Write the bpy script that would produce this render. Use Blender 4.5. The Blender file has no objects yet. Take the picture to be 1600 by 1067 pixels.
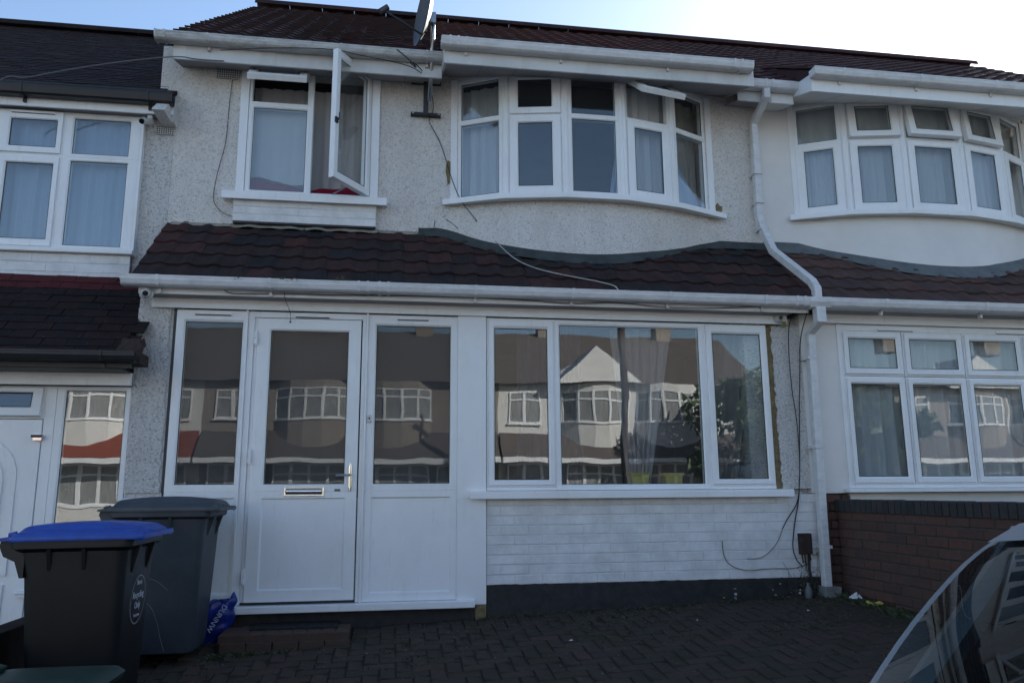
import bpy, bmesh, math, random
from mathutils import Vector, Matrix, noise
random.seed(7)
S = bpy.context.scene
COL = S.collection
R = math.radians
V3 = Vector

# ------------------------------------------------------------------ camera
yaw, pitch, roll = R(8.97), R(10.75), R(-0.38)
cy, sy = math.cos(yaw), math.sin(yaw)
r0 = V3((cy, -sy, 0)); fwd = V3((sy*math.cos(pitch), cy*math.cos(pitch), math.sin(pitch)))
u0_ = r0.cross(fwd)
rt = r0*math.cos(roll)+u0_*math.sin(roll); up = -r0*math.sin(roll)+u0_*math.cos(roll)
cam = bpy.data.cameras.new('camera'); camo = bpy.data.objects.new('camera', cam); COL.objects.link(camo)
CAM = V3((2.15, -6.37, 1.0))
M = Matrix((rt, up, -fwd)).transposed().to_4x4(); M.translation = CAM
camo.matrix_world = M
cam.sensor_width = 36; cam.lens = 1225/1600*36; cam.clip_end = 1500; cam.clip_start = .05
S.camera = camo
# ------------------------------------------------------------------ sky and sun
SUN_AZ, SUN_EL = R(46.5), R(27.2)          # azimuth from +Y towards +X
w = bpy.data.worlds.new('World'); S.world = w; w.use_nodes = True
nt = w.node_tree; nt.nodes.clear()
sky = nt.nodes.new('ShaderNodeTexSky'); sky.sky_type = 'NISHITA'; sky.sun_disc = False
sky.sun_elevation = SUN_EL; sky.sun_rotation = SUN_AZ; sky.air_density = 1.0; sky.dust_density = .6; sky.ozone_density = 1.6
bg = nt.nodes.new('ShaderNodeBackground'); bg.inputs[1].default_value = .11
wo = nt.nodes.new('ShaderNodeOutputWorld'); nt.links.new(sky.outputs[0], bg.inputs[0]); nt.links.new(bg.outputs[0], wo.inputs[0])
sl = bpy.data.lights.new('sun', 'SUN'); sl.energy = 5.0; sl.angle = R(.55); sl.color = (1, .965, .9)
so = bpy.data.objects.new('sun', sl); COL.objects.link(so)
sd = V3((math.sin(SUN_AZ)*math.cos(SUN_EL), math.cos(SUN_AZ)*math.cos(SUN_EL), math.sin(SUN_EL)))
so.rotation_euler = (-sd).to_track_quat('-Z', 'Y').to_euler(); so.location = (20, 20, 30)
S.view_settings.view_transform = 'Standard'; S.view_settings.look = 'None'
S.view_settings.exposure = 1.2; S.view_settings.gamma = 1; S.view_settings.use_curve_mapping = False
S.render.engine = 'CYCLES'
S.cycles.max_bounces = 7; S.cycles.transparent_max_bounces = 16; S.cycles.diffuse_bounces = 3

# ------------------------------------------------------------------ materials
def nodes(name):
    m = bpy.data.materials.new(name); m.use_nodes = True
    return m, m.node_tree, m.node_tree.nodes['Principled BSDF']
def N(t, typ, **k):
    n = t.nodes.new(typ)
    for a, b in k.items():
        if isinstance(b, (int, float, tuple, str, bool)) and hasattr(n, a): setattr(n, a, b)
    return n
def mixc(t, fac, a, b, blend='MIX'):
    n = t.nodes.new('ShaderNodeMix'); n.data_type = 'RGBA'; n.blend_type = blend
    for i, x in ((0, fac), (6, a), (7, b)):
        if hasattr(x, 'is_linked') or hasattr(x, 'links'): t.links.new(x, n.inputs[i])
        else: n.inputs[i].default_value = x if i == 0 else (*x, 1)
    return n.outputs[2]
def noi(t, scale, detail=4, rough=.6, coord='Object', stretch=None, dist=0):
    tc = t.nodes.new('ShaderNodeTexCoord'); n = t.nodes.new('ShaderNodeTexNoise')
    n.inputs['Scale'].default_value = scale; n.inputs['Detail'].default_value = detail; n.inputs['Roughness'].default_value = rough
    n.inputs['Distortion'].default_value = dist
    if coord == 'World':
        g = t.nodes.new('ShaderNodeNewGeometry'); src = g.outputs['Position']
    else: src = tc.outputs[coord]
    if stretch:
        mp = t.nodes.new('ShaderNodeMapping'); mp.inputs['Scale'].default_value = stretch
        t.links.new(src, mp.inputs[0]); src = mp.outputs[0]
    t.links.new(src, n.inputs['Vector'])
    return n.outputs['Fac']
def ramp(t, src, a, b, lo=0, hi=1):
    n = t.nodes.new('ShaderNodeMapRange'); n.inputs[1].default_value = a; n.inputs[2].default_value = b
    n.inputs[3].default_value = lo; n.inputs[4].default_value = hi; t.links.new(src, n.inputs[0]); return n.outputs[0]
def bump(t, bs, h, strength, dist):
    b = t.nodes.new('ShaderNodeBump'); b.inputs['Strength'].default_value = strength; b.inputs['Distance'].default_value = dist
    t.links.new(h, b.inputs['Height']); t.links.new(b.outputs[0], bs.inputs['Normal'])
def orand(t):
    return t.nodes.new('ShaderNodeObjectInfo').outputs['Random']
def plain(name, col, rough=.5, metal=0, var=.15, scale=6, bmp=0, bscale=60, col2=None, spec=.5, stretch=None):
    m, t, b = nodes(name)
    c2 = col2 or tuple(c*(1-var) for c in col)
    f = ramp(t, noi(t, scale, 5, .65, 'World', stretch), .35, .65)
    t.links.new(mixc(t, f, col, c2), b.inputs['Base Color'])
    b.inputs['Roughness'].default_value = rough; b.inputs['Metallic'].default_value = metal
    b.inputs['Specular IOR Level'].default_value = spec
    if bmp: bump(t, b, noi(t, bscale, 4, .6, 'World'), .6, bmp)
    return m
MAT = {}
def pebble(name, base, dark, dirt, amt=.5):
    m, t, b = nodes(name)
    g = t.nodes.new('ShaderNodeNewGeometry')
    vo = t.nodes.new('ShaderNodeTexVoronoi'); vo.inputs['Scale'].default_value = 62; vo.inputs['Randomness'].default_value = 1
    t.links.new(g.outputs['Position'], vo.inputs['Vector'])
    n1 = noi(t, 52, 4, .8, 'World'); n2 = noi(t, 2.2, 5, .7, 'World', (1, 1, .45)); n3 = noi(t, .9, 3, .6, 'World', (2.5, 1, .3))
    sp = ramp(t, n1, .50, .68, 0, amt)
    c = mixc(t, sp, base, dark)
    c = mixc(t, ramp(t, n2, .50, .78, 0, .5), c, dirt)
    c = mixc(t, ramp(t, n3, .55, .75, 0, .3), c, dirt)
    t.links.new(c, b.inputs['Base Color']); b.inputs['Roughness'].default_value = .85
    a = t.nodes.new('ShaderNodeMath'); a.operation = 'MULTIPLY_ADD'; a.inputs[1].default_value = -.7
    t.links.new(vo.outputs['Distance'], a.inputs[0]); t.links.new(n1, a.inputs[2])
    bump(t, b, a.outputs[0], 1.0, .014)
    return m
MAT['pebbledash'] = pebble('pebbledash', (.82, .78, .74), (.32, .30, .28), (.50, .46, .42), .7)
MAT['pebbledash_worn'] = pebble('pebbledash_worn', (.72, .70, .68), (.2, .19, .18), (.36, .33, .30), .85)
MAT['smooth_render'] = plain('smooth_render', (.8, .78, .75), .8, 0, .1, 1.5, .002, 25)
MAT['white_paint_brick'] = plain('white_paint_brick', (.80, .80, .80), .6, 0, .22, 5, .006, 28)
MAT['painted_mortar'] = plain('painted_mortar', (.66, .66, .66), .8, 0, .2, 9, .004, 40)
def upvc(name, c=(.85, .86, .87), c2=(.74, .74, .72)):
    m, t, b = nodes(name)
    f = ramp(t, noi(t, 1.8, 6, .7, 'World', (1, 1, .6)), .45, .8, 0, .8)
    cc = mixc(t, f, c, c2); f2 = ramp(t, noi(t, 9, 6, .8, 'World', (2.2, 1, .35)), .56, .8, 0, .45)
    t.links.new(mixc(t, f2, cc, (.50, .48, .43)), b.inputs['Base Color']); b.inputs['Roughness'].default_value = .36
    return m
MAT['upvc'] = upvc('upvc')
MAT['upvc_dirty'] = upvc('upvc_dirty', (.66, .66, .65), (.42, .41, .39))
def gutterm(name, c, d):
    m, t, b = nodes(name)
    f = ramp(t, noi(t, 6, 6, .75, 'World', (1.2, 3, 3)), .42, .72, 0, .9)
    t.links.new(mixc(t, f, c, d), b.inputs['Base Color']); b.inputs['Roughness'].default_value = .4
    return m
MAT['gutter_white'] = gutterm('gutter_white', (.7, .7, .71), (.5, .5, .49))
MAT['gutter_grimy'] = gutterm('gutter_grimy', (.56, .56, .55), (.26, .25, .24))
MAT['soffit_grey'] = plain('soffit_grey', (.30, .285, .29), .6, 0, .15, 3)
MAT['black_plastic'] = plain('black_plastic', (.012, .012, .014), .45, 0, .3, 12)
MAT['black_paint'] = plain('black_paint', (.012, .012, .014), .7, 0, 0, 14, .004, 30, col2=(.03, .03, .032))
MAT['shadow_gap'] = plain('shadow_gap', (.08, .08, .08), .9)
MAT['cable'] = plain('cable', (.02, .02, .022), .6)
MAT['cable_white'] = plain('cable_white', (.45, .45, .43), .6)
MAT['cable_grey'] = plain('cable_grey', (.14, .14, .14), .6)
def tilem(name, cols, rough=.85):
    m, t, b = nodes(name)
    r = orand(t); cr = t.nodes.new('ShaderNodeValToRGB'); cr.color_ramp.interpolation = 'LINEAR'
    while len(cr.color_ramp.elements) < len(cols): cr.color_ramp.elements.new(.5)
    for i, c in enumerate(cols):
        cr.color_ramp.elements[i].position = i/(len(cols)-1); cr.color_ramp.elements[i].color = (*c, 1)
    t.links.new(r, cr.inputs[0])
    n = noi(t, 7, 6, .7, 'World'); n2 = noi(t, 30, 4, .7, 'World'); n3 = noi(t, 1.3, 4, .7, 'World')
    c = mixc(t, ramp(t, n, .4, .7, 0, .55), cr.outputs[0], tuple(x*.45 for x in cols[0]))
    c = mixc(t, ramp(t, n2, .60, .72, 0, .5), c, (.10, .095, .075))
    c = mixc(t, ramp(t, n3, .55, .75, 0, .35), c, (.03, .032, .03))
    t.links.new(c, b.inputs['Base Color']); b.inputs['Roughness'].default_value = rough; b.inputs['Specular IOR Level'].default_value = .15
    bump(t, b, n2, .5, .004)
    return m
MAT['tile_porch'] = tilem('tile_porch', [(.030, .024, .025), (.045, .027, .026), (.024, .024, .027), (.075, .033, .030), (.036, .026, .026)])
MAT['tile_roof'] = tilem('tile_roof', [(.036, .026, .028), (.055, .026, .026), (.030, .024, .027), (.065, .030, .030)])
MAT['tile_red_flare'] = tilem('tile_red_flare', [(.070, .036, .036), (.060, .033, .034), (.055, .032, .034), (.085, .040, .038)])  # red tiles at right; over the bay, lens flare's purple-red put into the colour
MAT['tile_right'] = tilem('tile_right', [(.10, .062, .055), (.075, .052, .05), (.12, .066, .056), (.065, .05, .05)])
MAT['tile_left'] = tilem('tile_left', [(.018, .014, .016), (.028, .016, .016), (.015, .013, .015), (.024, .015, .015)])
MAT['tile_left_red'] = tilem('tile_left_red', [(.10, .022, .024), (.08, .02, .022), (.09, .022, .026)])
MAT['tile_far_red'] = tilem('tile_far_red', [(.28, .075, .05), (.24, .07, .05)])
MAT['tile_far'] = tilem('tile_far', [(.16, .14, .13), (.14, .12, .11)])
MAT['lead'] = plain('lead', (.13, .145, .15), .55, 0, .35, 8, .004, 18)
MAT['lead_green'] = plain('lead_green', (.05, .06, .058), .65, 0, .45, 9, .006, 22)
MAT['mortar_cream'] = plain('mortar_cream', (.34, .31, .25), .9, 0, .4, 14, .006, 40)
MAT['expanding_foam'] = plain('expanding_foam', (.26, .20, .10), .9, 0, .5, 26, .012, 45)
def brickm(name, cols, grime=(.06, .06, .055), ga=.35):
    m, t, b = nodes(name)
    r = orand(t); cr = t.nodes.new('ShaderNodeValToRGB')
    while len(cr.color_ramp.elements) < len(cols): cr.color_ramp.elements.new(.5)
    for i, c in enumerate(cols):
        cr.color_ramp.elements[i].position = i/(len(cols)-1); cr.color_ramp.elements[i].color = (*c, 1)
    t.links.new(r, cr.inputs[0])
    n = noi(t, 22, 6, .75, 'World'); n2 = noi(t, 3, 4, .7, 'World')
    c = mixc(t, ramp(t, n, .4, .75, 0, .5), cr.outputs[0], tuple(x*.5 for x in cols[0]))
    c = mixc(t, ramp(t, n2, .45, .7, 0, ga), c, grime)
    t.links.new(c, b.inputs['Base Color']); b.inputs['Roughness'].default_value = .95; b.inputs['Specular IOR Level'].default_value = .2
    bump(t, b, n, .7, .004)
    return m
MAT['red_brick'] = brickm('red_brick', [(.115, .066, .054), (.135, .070, .056), (.098, .060, .052), (.125, .075, .062)])
MAT['coping_brick'] = brickm('coping_brick', [(.05, .05, .055), (.062, .06, .06), (.045, .046, .05), (.085, .06, .055)])
MAT['brick_mortar'] = plain('brick_mortar', (.085, .075, .062), .95, 0, .3, 20)
MAT['paver'] = brickm('paver', [(.070, .050, .040), (.056, .044, .037), (.084, .055, .043), (.048, .041, .035)], (.045, .042, .024), .7)
MAT['joint_soil'] = plain('joint_soil', (.028, .024, .018), .95, 0, .4, 30, .006, 50)
MAT['step_brick'] = brickm('step_brick', [(.085, .055, .042), (.10, .06, .045)])
MAT['rubber_mat'] = plain('rubber_mat', (.012, .012, .013), .8, 0, .3, 40, .004, 120)
MAT['concrete'] = plain('concrete', (.22, .22, .21), .9, 0, .3, 8, .004, 40)
MAT['asphalt'] = plain('asphalt', (.045, .045, .046), .9, 0, .3, 3, .003, 60)
MAT['pavement'] = plain('pavement', (.13, .125, .12), .9, 0, .2, 2, .003, 40)
MAT['grassy'] = plain('grassy', (.04, .055, .02), .8, 0, .4, 20)
MAT['room'] = plain('room', (.10, .10, .10), .9, 0, .3, 1.5)
MAT['chrome'] = plain('chrome', (.75, .72, .68), .12, 1, .05)
MAT['steel'] = plain('steel', (.45, .46, .48), .35, 1, .2, 30)
MAT['dark_metal'] = plain('dark_metal', (.035, .036, .042), .55, .2, .3, 20)
MAT['dish_grey'] = plain('dish_grey', (.07, .073, .08), .5, .2, .25, 14)
MAT['camera_white'] = plain('camera_white', (.62, .63, .62), .35)
MAT['lens'] = plain('lens', (.005, .005, .006), .08, 0)
MAT['rust'] = plain('rust', (.05, .03, .024), .9, 0, .5, 30, .004, 60)
MAT['yellow_paint'] = plain('yellow_paint', (.5, .42, .06), .6)
MAT['earth_wire'] = plain('earth_wire', (.25, .24, .06), .6)
MAT['wood_brown'] = plain('wood_brown', (.05, .035, .025), .8, 0, .3, 5)
MAT['fence_dark'] = brickm('fence_dark', [(.022, .016, .013), (.028, .018, .015)])
def leafm(name, a, bb):
    m, t, b = nodes(name); t.links.new(mixc(t, noi(t, 3, 3, .6, 'World'), a, bb), b.inputs['Base Color'])
    b.inputs['Roughness'].default_value = .6; return m
MAT['leaf'] = leafm('leaf', (.05, .085, .025), (.09, .13, .04))
MAT['weed'] = leafm('weed', (.03, .045, .015), (.07, .075, .03))
MAT['dry_stem'] = plain('dry_stem', (.07, .055, .04), .9)
def clothm(name, col, var=.1, trans=.35, fine=0):
    m, t, b = nodes(name)
    t.links.new(mixc(t, noi(t, 3, 4, .6, 'World', (3, 1, .6)), col, tuple(c*(1-var) for c in col)), b.inputs['Base Color'])
    b.inputs['Roughness'].default_value = .9; b.inputs['Specular IOR Level'].default_value = .1
    if trans:
        tr = t.nodes.new('ShaderNodeBsdfTranslucent'); tr.inputs[0].default_value = (*col, 1)
        mx = t.nodes.new('ShaderNodeMixShader'); mx.inputs[0].default_value = trans
        out = t.nodes['Material Output']
        t.links.new(b.outputs[0], mx.inputs[1]); t.links.new(tr.outputs[0], mx.inputs[2]); t.links.new(mx.outputs[0], out.inputs[0])
    if fine:
        bump(t, b, noi(t, 160, 2, .5, 'World', (1, 1, 3)), .8, .002)
    return m
MAT['net_white'] = clothm('net_white', (.74, .76, .78))
MAT['net_blue'] = clothm('net_blue', (.42, .54, .72))
MAT['net_grey'] = clothm('net_grey', (.34, .34, .34))
MAT['curtain_cream'] = clothm('curtain_cream', (.5, .47, .42))
MAT['curtain_grey'] = clothm('curtain_grey', (.6, .57, .56))
MAT['sheer_dark'] = clothm('sheer_dark', (.12, .12, .13), fine=1)
MAT['blind_grey'] = clothm('blind_grey', (.062, .062, .066), .12, 0, 1)
MAT['red_cloth'] = clothm('red_cloth', (.22, .012, .03), .5, 0)
MAT['bin_blue'] = plain('bin_blue', (.012, .075, .42), .38, 0, .3, 10)
MAT['bin_black'] = plain('bin_black', (.006, .0065, .008), .45, 0, .35, 7)
MAT['bin_grey'] = plain('bin_grey', (.065, .076, .086), .5, 0, .22, 6)
MAT['bin_grey_body'] = plain('bin_grey_body', (.045, .056, .068), .5, 0, .3, 5)
MAT['bin_green'] = plain('bin_green', (.008, .035, .024), .45, 0, .35, 8)
MAT['print_white'] = plain('print_white', (.6, .63, .7), .6, 0, .35, 60)
MAT['bag_blue'] = plain('bag_blue', (.012, .03, .24), .35, 0, .5, 18)
MAT['tissue'] = plain('tissue', (.75, .75, .75), .9)
MAT['car_silver'] = plain('car_silver', (.40, .45, .52), .25, .7, .05)
MAT['car_dark'] = plain('car_dark', (.012, .013, .016), .2, .3, .05)
MAT['tyre'] = plain('tyre', (.015, .015, .015), .9)
MAT['seat_cloth'] = plain('seat_cloth', (.05, .05, .055), .9, 0, .3, 8)
MAT['tail_red'] = plain('tail_red', (.4, .01, .01), .2)
MAT['far_wall'] = plain('far_wall', (.74, .73, .7), .9, 0, .1, 1)
MAT['far_wall_cream'] = plain('far_wall_cream', (.30, .26, .22), .9, 0, .1, 1)
MAT['far_net'] = plain('far_net', (.35, .36, .36), .7, 0, .5, 4, stretch=(8, 1, .5))
def glassm(name, f0, tint, wav=.0012, wscale=1.7, grime=.0):
    m, t, b = nodes(name); t.nodes.remove(b); out = t.nodes['Material Output']
    tr = t.nodes.new('ShaderNodeBsdfTransparent'); tr.inputs[0].default_value = (*tint, 1)
    gl = t.nodes.new('ShaderNodeBsdfGlossy'); gl.inputs['Roughness'].default_value = 0.0; gl.inputs[0].default_value = (1, 1, 1, 1)
    bp = t.nodes.new('ShaderNodeBump'); bp.inputs['Strength'].default_value = 1; bp.inputs['Distance'].default_value = wav
    t.links.new(noi(t, wscale, 2, .4, 'World'), bp.inputs['Height']); t.links.new(bp.outputs[0], gl.inputs['Normal'])
    lw = t.nodes.new('ShaderNodeLayerWeight'); lw.inputs[0].default_value = .5
    p = t.nodes.new('ShaderNodeMath'); p.operation = 'POWER'; p.inputs[1].default_value = 5; t.links.new(lw.outputs['Facing'], p.inputs[0])
    fac = ramp(t, p.outputs[0], 0, 1, f0, 1)
    mx = t.nodes.new('ShaderNodeMixShader'); t.links.new(fac, mx.inputs[0]); t.links.new(tr.outputs[0], mx.inputs[1]); t.links.new(gl.outputs[0], mx.inputs[2])
    res = mx.outputs[0]
    if grime:
        df = t.nodes.new('ShaderNodeBsdfDiffuse'); df.inputs[0].default_value = (.6, .6, .6, 1)
        m2 = t.nodes.new('ShaderNodeMixShader'); t.links.new(ramp(t, noi(t, 5, 6, .7, 'World'), .3, .8, grime*.4, grime*1.4), m2.inputs[0])
        t.links.new(res, m2.inputs[1]); t.links.new(df.outputs[0], m2.inputs[2]); res = m2.outputs[0]
    t.links.new(res, out.inputs[0])
    return m
MAT['glass_door'] = glassm('glass_door', .036, (.9, .92, .92), .0016, 1.5, .02)
MAT['glass'] = glassm('glass', .072, (.93, .95, .95), .0012, 1.7, .012)
MAT['glass_front'] = glassm('glass_front', .085, (.9, .92, .92), .0016, 1.5, .02)
MAT['glass_car'] = glassm('glass_car', .06, (.22, .25, .25), .0004, 1.0, .01)
MAT['glass_far'] = plain('glass_far', (.03, .035, .045), .05, 0, .4, 2)

# ------------------------------------------------------------------ mesh helpers
class Fr:
    def __init__(s, o, U, Nn, Vv=(0, 0, 1)):
        s.o, s.U, s.N, s.V = V3(o), V3(U).normalized(), V3(Nn).normalized(), V3(Vv).normalized()
    def p(s, u, v, w=0): return s.o+s.U*u+s.V*v+s.N*w
    def top(s, v, a):     # hinged at its top edge, bottom swung outwards
        c, d = math.cos(a), math.sin(a)
        return Fr(s.p(0, v), s.U, s.N*c+s.V*d, s.V*c-s.N*d)
    def side(s, u, a):    # hinged at u (right hand side), free edge swung outwards
        c, d = math.cos(a), math.sin(a)
        return Fr(s.p(u, 0), s.U*c-s.N*d, s.N*c+s.U*d, s.V)
def FW(y=0): return Fr((0, y, 0), (1, 0, 0), (0, -1, 0))
ORG = {}
class MB:
    def __init__(s): s.v = []; s.f = []
    def add(s, vs, fs):
        n = len(s.v); s.v += [V3(a) for a in vs]; s.f += [tuple(i+n for i in f) for f in fs]; return s
    def box(s, x0, x1, y0, y1, z0, z1):
        return s.add([(x, y, z) for x in (x0, x1) for y in (y0, y1) for z in (z0, z1)],
                     [(0, 1, 3, 2), (4, 6, 7, 5), (0, 4, 5, 1), (2, 3, 7, 6), (0, 2, 6, 4), (1, 5, 7, 3)])
    def fbox(s, fr, u0, u1, v0, v1, w0, w1):
        return s.add([fr.p(x, z, y) for x in (u0, u1) for y in (w0, w1) for z in (v0, v1)],
                     [(0, 1, 3, 2), (4, 6, 7, 5), (0, 4, 5, 1), (2, 3, 7, 6), (0, 2, 6, 4), (1, 5, 7, 3)])
    def ring(s, fr, o, i, wf, wb, ch=.012, r=.003):
        # mitred frame: outer rect o, inner rect i, front wf, back wb, sloped bead ch
        def L(t, w, e=0):
            a = [o[k]+(i[k]-o[k])*t for k in range(4)]
            a = [a[0]+e, a[1]-e, a[2]+e, a[3]-e]
            return [fr.p(a[0], a[2], w), fr.p(a[1], a[2], w), fr.p(a[1], a[3], w), fr.p(a[0], a[3], w)]
        wd = abs(i[0]-o[0]) or .05
        tc = max(.1, 1-ch/wd)
        loops = [L(0, wb), L(0, wf-r), L(0, wf, r), L(tc, wf), L(1, wf-ch), L(1, wb)]
        vs = [p for l in loops for p in l]; fs = []
        for a in range(5):
            for k in range(4):
                k2 = (k+1) % 4; fs.append((a*4+k, a*4+k2, a*4+4+k2, a*4+4+k))
        fs += [(20+k, 20+(k+1) % 4, (k+1) % 4, k) for k in range(4)]
        return s.add(vs, fs)
    def tube(s, pts, r, n=7, taper=None):
        pts = [V3(p) for p in pts]; rings = []
        for i, p in enumerate(pts):
            d = (pts[min(i+1, len(pts)-1)]-pts[max(i-1, 0)]).normalized()
            a = d.cross(V3((0, 0, 1))); a = a.normalized() if a.length > .1 else V3((1, 0, 0))
            b = d.cross(a).normalized(); rr = r if taper is None else r*(1+(taper-1)*i/max(1, len(pts)-1))
            rings.append([p+a*rr*math.cos(6.2832*k/n)+b*rr*math.sin(6.2832*k/n) for k in range(n)])
        vs = [p for q in rings for p in q]
        fs = [(i*n+k, i*n+(k+1) % n, (i+1)*n+(k+1) % n, (i+1)*n+k) for i in range(len(pts)-1) for k in range(n)]
        fs += [tuple(range(n-1, -1, -1)), tuple((len(pts)-1)*n+k for k in range(n))]
        return s.add(vs, fs)
    def prism(s, prof, f0, f1):   # prof 2d list, f0/f1 map 2d->3d for each end
        n = len(prof); vs = [f0(*p) for p in prof]+[f1(*p) for p in prof]
        return s.add(vs, [tuple(range(n-1, -1, -1)), tuple(range(n, 2*n))]+[(k, (k+1) % n, n+(k+1) % n, n+k) for k in range(n)])
    def xprism(s, prof, x0, x1): return s.prism(prof, lambda y, z: (x0, y, z), lambda y, z: (x1, y, z))
    def zprism(s, prof, z0, z1): return s.prism(prof, lambda x, y: (x, y, z0), lambda x, y: (x, y, z1))
    def grid(s, fn, nu, nv, close=False):
        vs = [fn(i/nu, j/nv) for i in range(nu+1) for j in range(nv+1)]
        return s.add(vs, [(i*(nv+1)+j, (i+1)*(nv+1)+j, (i+1)*(nv+1)+j+1, i*(nv+1)+j+1) for i in range(nu) for j in range(nv)])
    def lathe(s, prof, c, ax='z', n=20):   # prof (r,h)
        c = V3(c)
        def P(r, h, a):
            q = V3((r*math.cos(a), r*math.sin(a), h))
            if ax == 'y': q = V3((q.x, -q.z, q.y))
            if ax == 'x': q = V3((q.z, q.x, q.y))
            return c+q
        m = len(prof); vs = [P(r, h, 6.28318*k/n) for k in range(n) for r, h in prof]
        return s.add(vs, [(k*m+j, ((k+1) % n)*m+j, ((k+1) % n)*m+j+1, k*m+j+1) for k in range(n) for j in range(m-1)])
    def mesh(s, name, org=None, smooth=False, mat=None, recalc=True):
        me = bpy.data.meshes.new(name); o = org or V3((0, 0, 0))
        me.from_pydata([tuple(a-o) for a in s.v], [], s.f)
        if recalc:
            bm = bmesh.new(); bm.from_mesh(me); bmesh.ops.remove_doubles(bm, verts=bm.verts, dist=1e-5)
            bmesh.ops.recalc_face_normals(bm, faces=bm.faces); bm.to_mesh(me); bm.free()
        if smooth:
            for p in me.polygons: p.use_smooth = True
        if mat: me.materials.append(MAT[mat])
        return me
    def build(s, name, mat, parent=None, smooth=False, loc=None, bevel=0, recalc=True):
        org = ORG.get(parent.name, V3((0, 0, 0))) if parent else (V3(loc) if loc else V3((0, 0, 0)))
        o = bpy.data.objects.new(name, s.mesh(name, org, smooth, mat, recalc)); COL.objects.link(o)
        if parent: o.parent = parent
        else: o.location = org
        ORG[o.name] = org
        if bevel:
            b = o.modifiers.new('bevel', 'BEVEL'); b.width = bevel; b.segments = 2; b.limit_method = 'ANGLE'; b.angle_limit = R(40)
        if smooth and smooth != 'all':
            try: o.data.set_sharp_from_angle(angle=R(38))
            except Exception: pass
        return o
def tag(o, label, cat, group=None):
    o['label'] = label; o['category'] = cat
    if group: o['group'] = group
    return o
def thing(name, loc, label, cat, group=None):
    o = bpy.data.objects.new(name, None); COL.objects.link(o); o.location = loc; ORG[o.name] = V3(loc)
    return tag(o, label, cat, group)
def kind(o, k): o['kind'] = k; return o
def inst(me, name, parent, loc, rot=(0, 0, 0), scale=None):
    o = bpy.data.objects.new(name, me); COL.objects.link(o); o.parent = parent
    o.location = V3(loc)-ORG.get(parent.name, V3((0, 0, 0))); o.rotation_euler = rot
    if scale: o.scale = scale
    ORG[o.name] = ORG.get(parent.name, V3((0, 0, 0)))
    return o
def copy_tree(o, parent=None):
    c = o.copy(); COL.objects.link(c); c.parent = parent
    for ch in o.children: copy_tree(ch, c)
    return c
def bright(sx, sy, sz, c=.006, seed=0, out='y-', jit=.0015):
    # chamfered block; front towards -Y (wall) or +Z (paving)
    rn = random.Random(seed)
    x, y, z = sx/2, sy/2, sz/2
    if out == 'y-':
        vs = [(-x, y, -z), (x, y, -z), (x, y, z), (-x, y, z), (-x, -y+c, -z), (x, -y+c, -z), (x, -y+c, z), (-x, -y+c, z),
              (-x+c, -y, -z+c), (x-c, -y, -z+c), (x-c, -y, z-c), (-x+c, -y, z-c)]
    else:
        vs = [(-x, -y, -z), (x, -y, -z), (x, y, -z), (-x, y, -z), (-x, -y, z-c), (x, -y, z-c), (x, y, z-c), (-x, y, z-c),
              (-x+c, -y+c, z), (x-c, -y+c, z), (x-c, y-c, z), (-x+c, y-c, z)]
    vs = [tuple(a+rn.uniform(-jit, jit) for a in p) for p in vs]
    m = MB(); m.add(vs, [(0, 1, 2, 3), (0, 1, 5, 4), (1, 2, 6, 5), (2, 3, 7, 6), (3, 0, 4, 7), (4, 5, 9, 8), (5, 6, 10, 9), (6, 7, 11, 10), (7, 4, 8, 11), (8, 9, 10, 11)])
    return m

# ------------------------------------------------------------------ ground
def gz(x, y):
    s = .11-.016*(min(max(x, -2), 6.5)-1.5)
    z = .03+.035*(min(max(x, -4), 9)-3)+s*y
    return max(z, -.62) if y > -7.4 else -.62
g = MB()
g.grid(lambda u, v: (-60+120*u, -24+.0*v-200*(1-v)+200*0, -.79), 4, 2)
g = MB().add([(-400, -400, -.8), (400, -400, -.8), (400, 400, -.8), (-400, 400, -.8)], [(0, 1, 2, 3)])
kind(g.build('ground', 'grassy'), 'structure')
drv = MB(); drv.grid(lambda u, v: (.16+(5.95-.16)*u, -7.4+7.85*v, gz(.16+(5.95-.16)*u, -7.4+7.85*v)-.007), 48, 80)
DRIVE = kind(drv.build('driveway', 'joint_soil'), 'structure')
for nm, xa, xb in (('garden_path', -5.4, .0), ('front_garden', 6.16, 14)):
    q = MB(); q.grid(lambda u, v: (xa+(xb-xa)*u, -7.4+7.85*v, gz(xa+(xb-xa)*u, -7.4+7.85*v)-.008), 16, 30)
    kind(q.build(nm, 'pavement' if xa < 0 else 'asphalt'), 'structure')
kind(MB().box(-60, 60, -9.4, -7.4, -.9, -.62).build('pavement', 'pavement'), 'structure')
kind(MB().box(-60, 60, -17.2, -9.52, -.9, -.73).build('road', 'asphalt'), 'structure')
kind(MB().box(-60, 60, -9.518, -9.402, -.9, -.61).build('kerb', 'concrete'), 'structure')
kind(MB().box(-60, 60, -24, -17.3, -.9, -.60).build('far_pavement', 'pavement'), 'structure')
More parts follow.
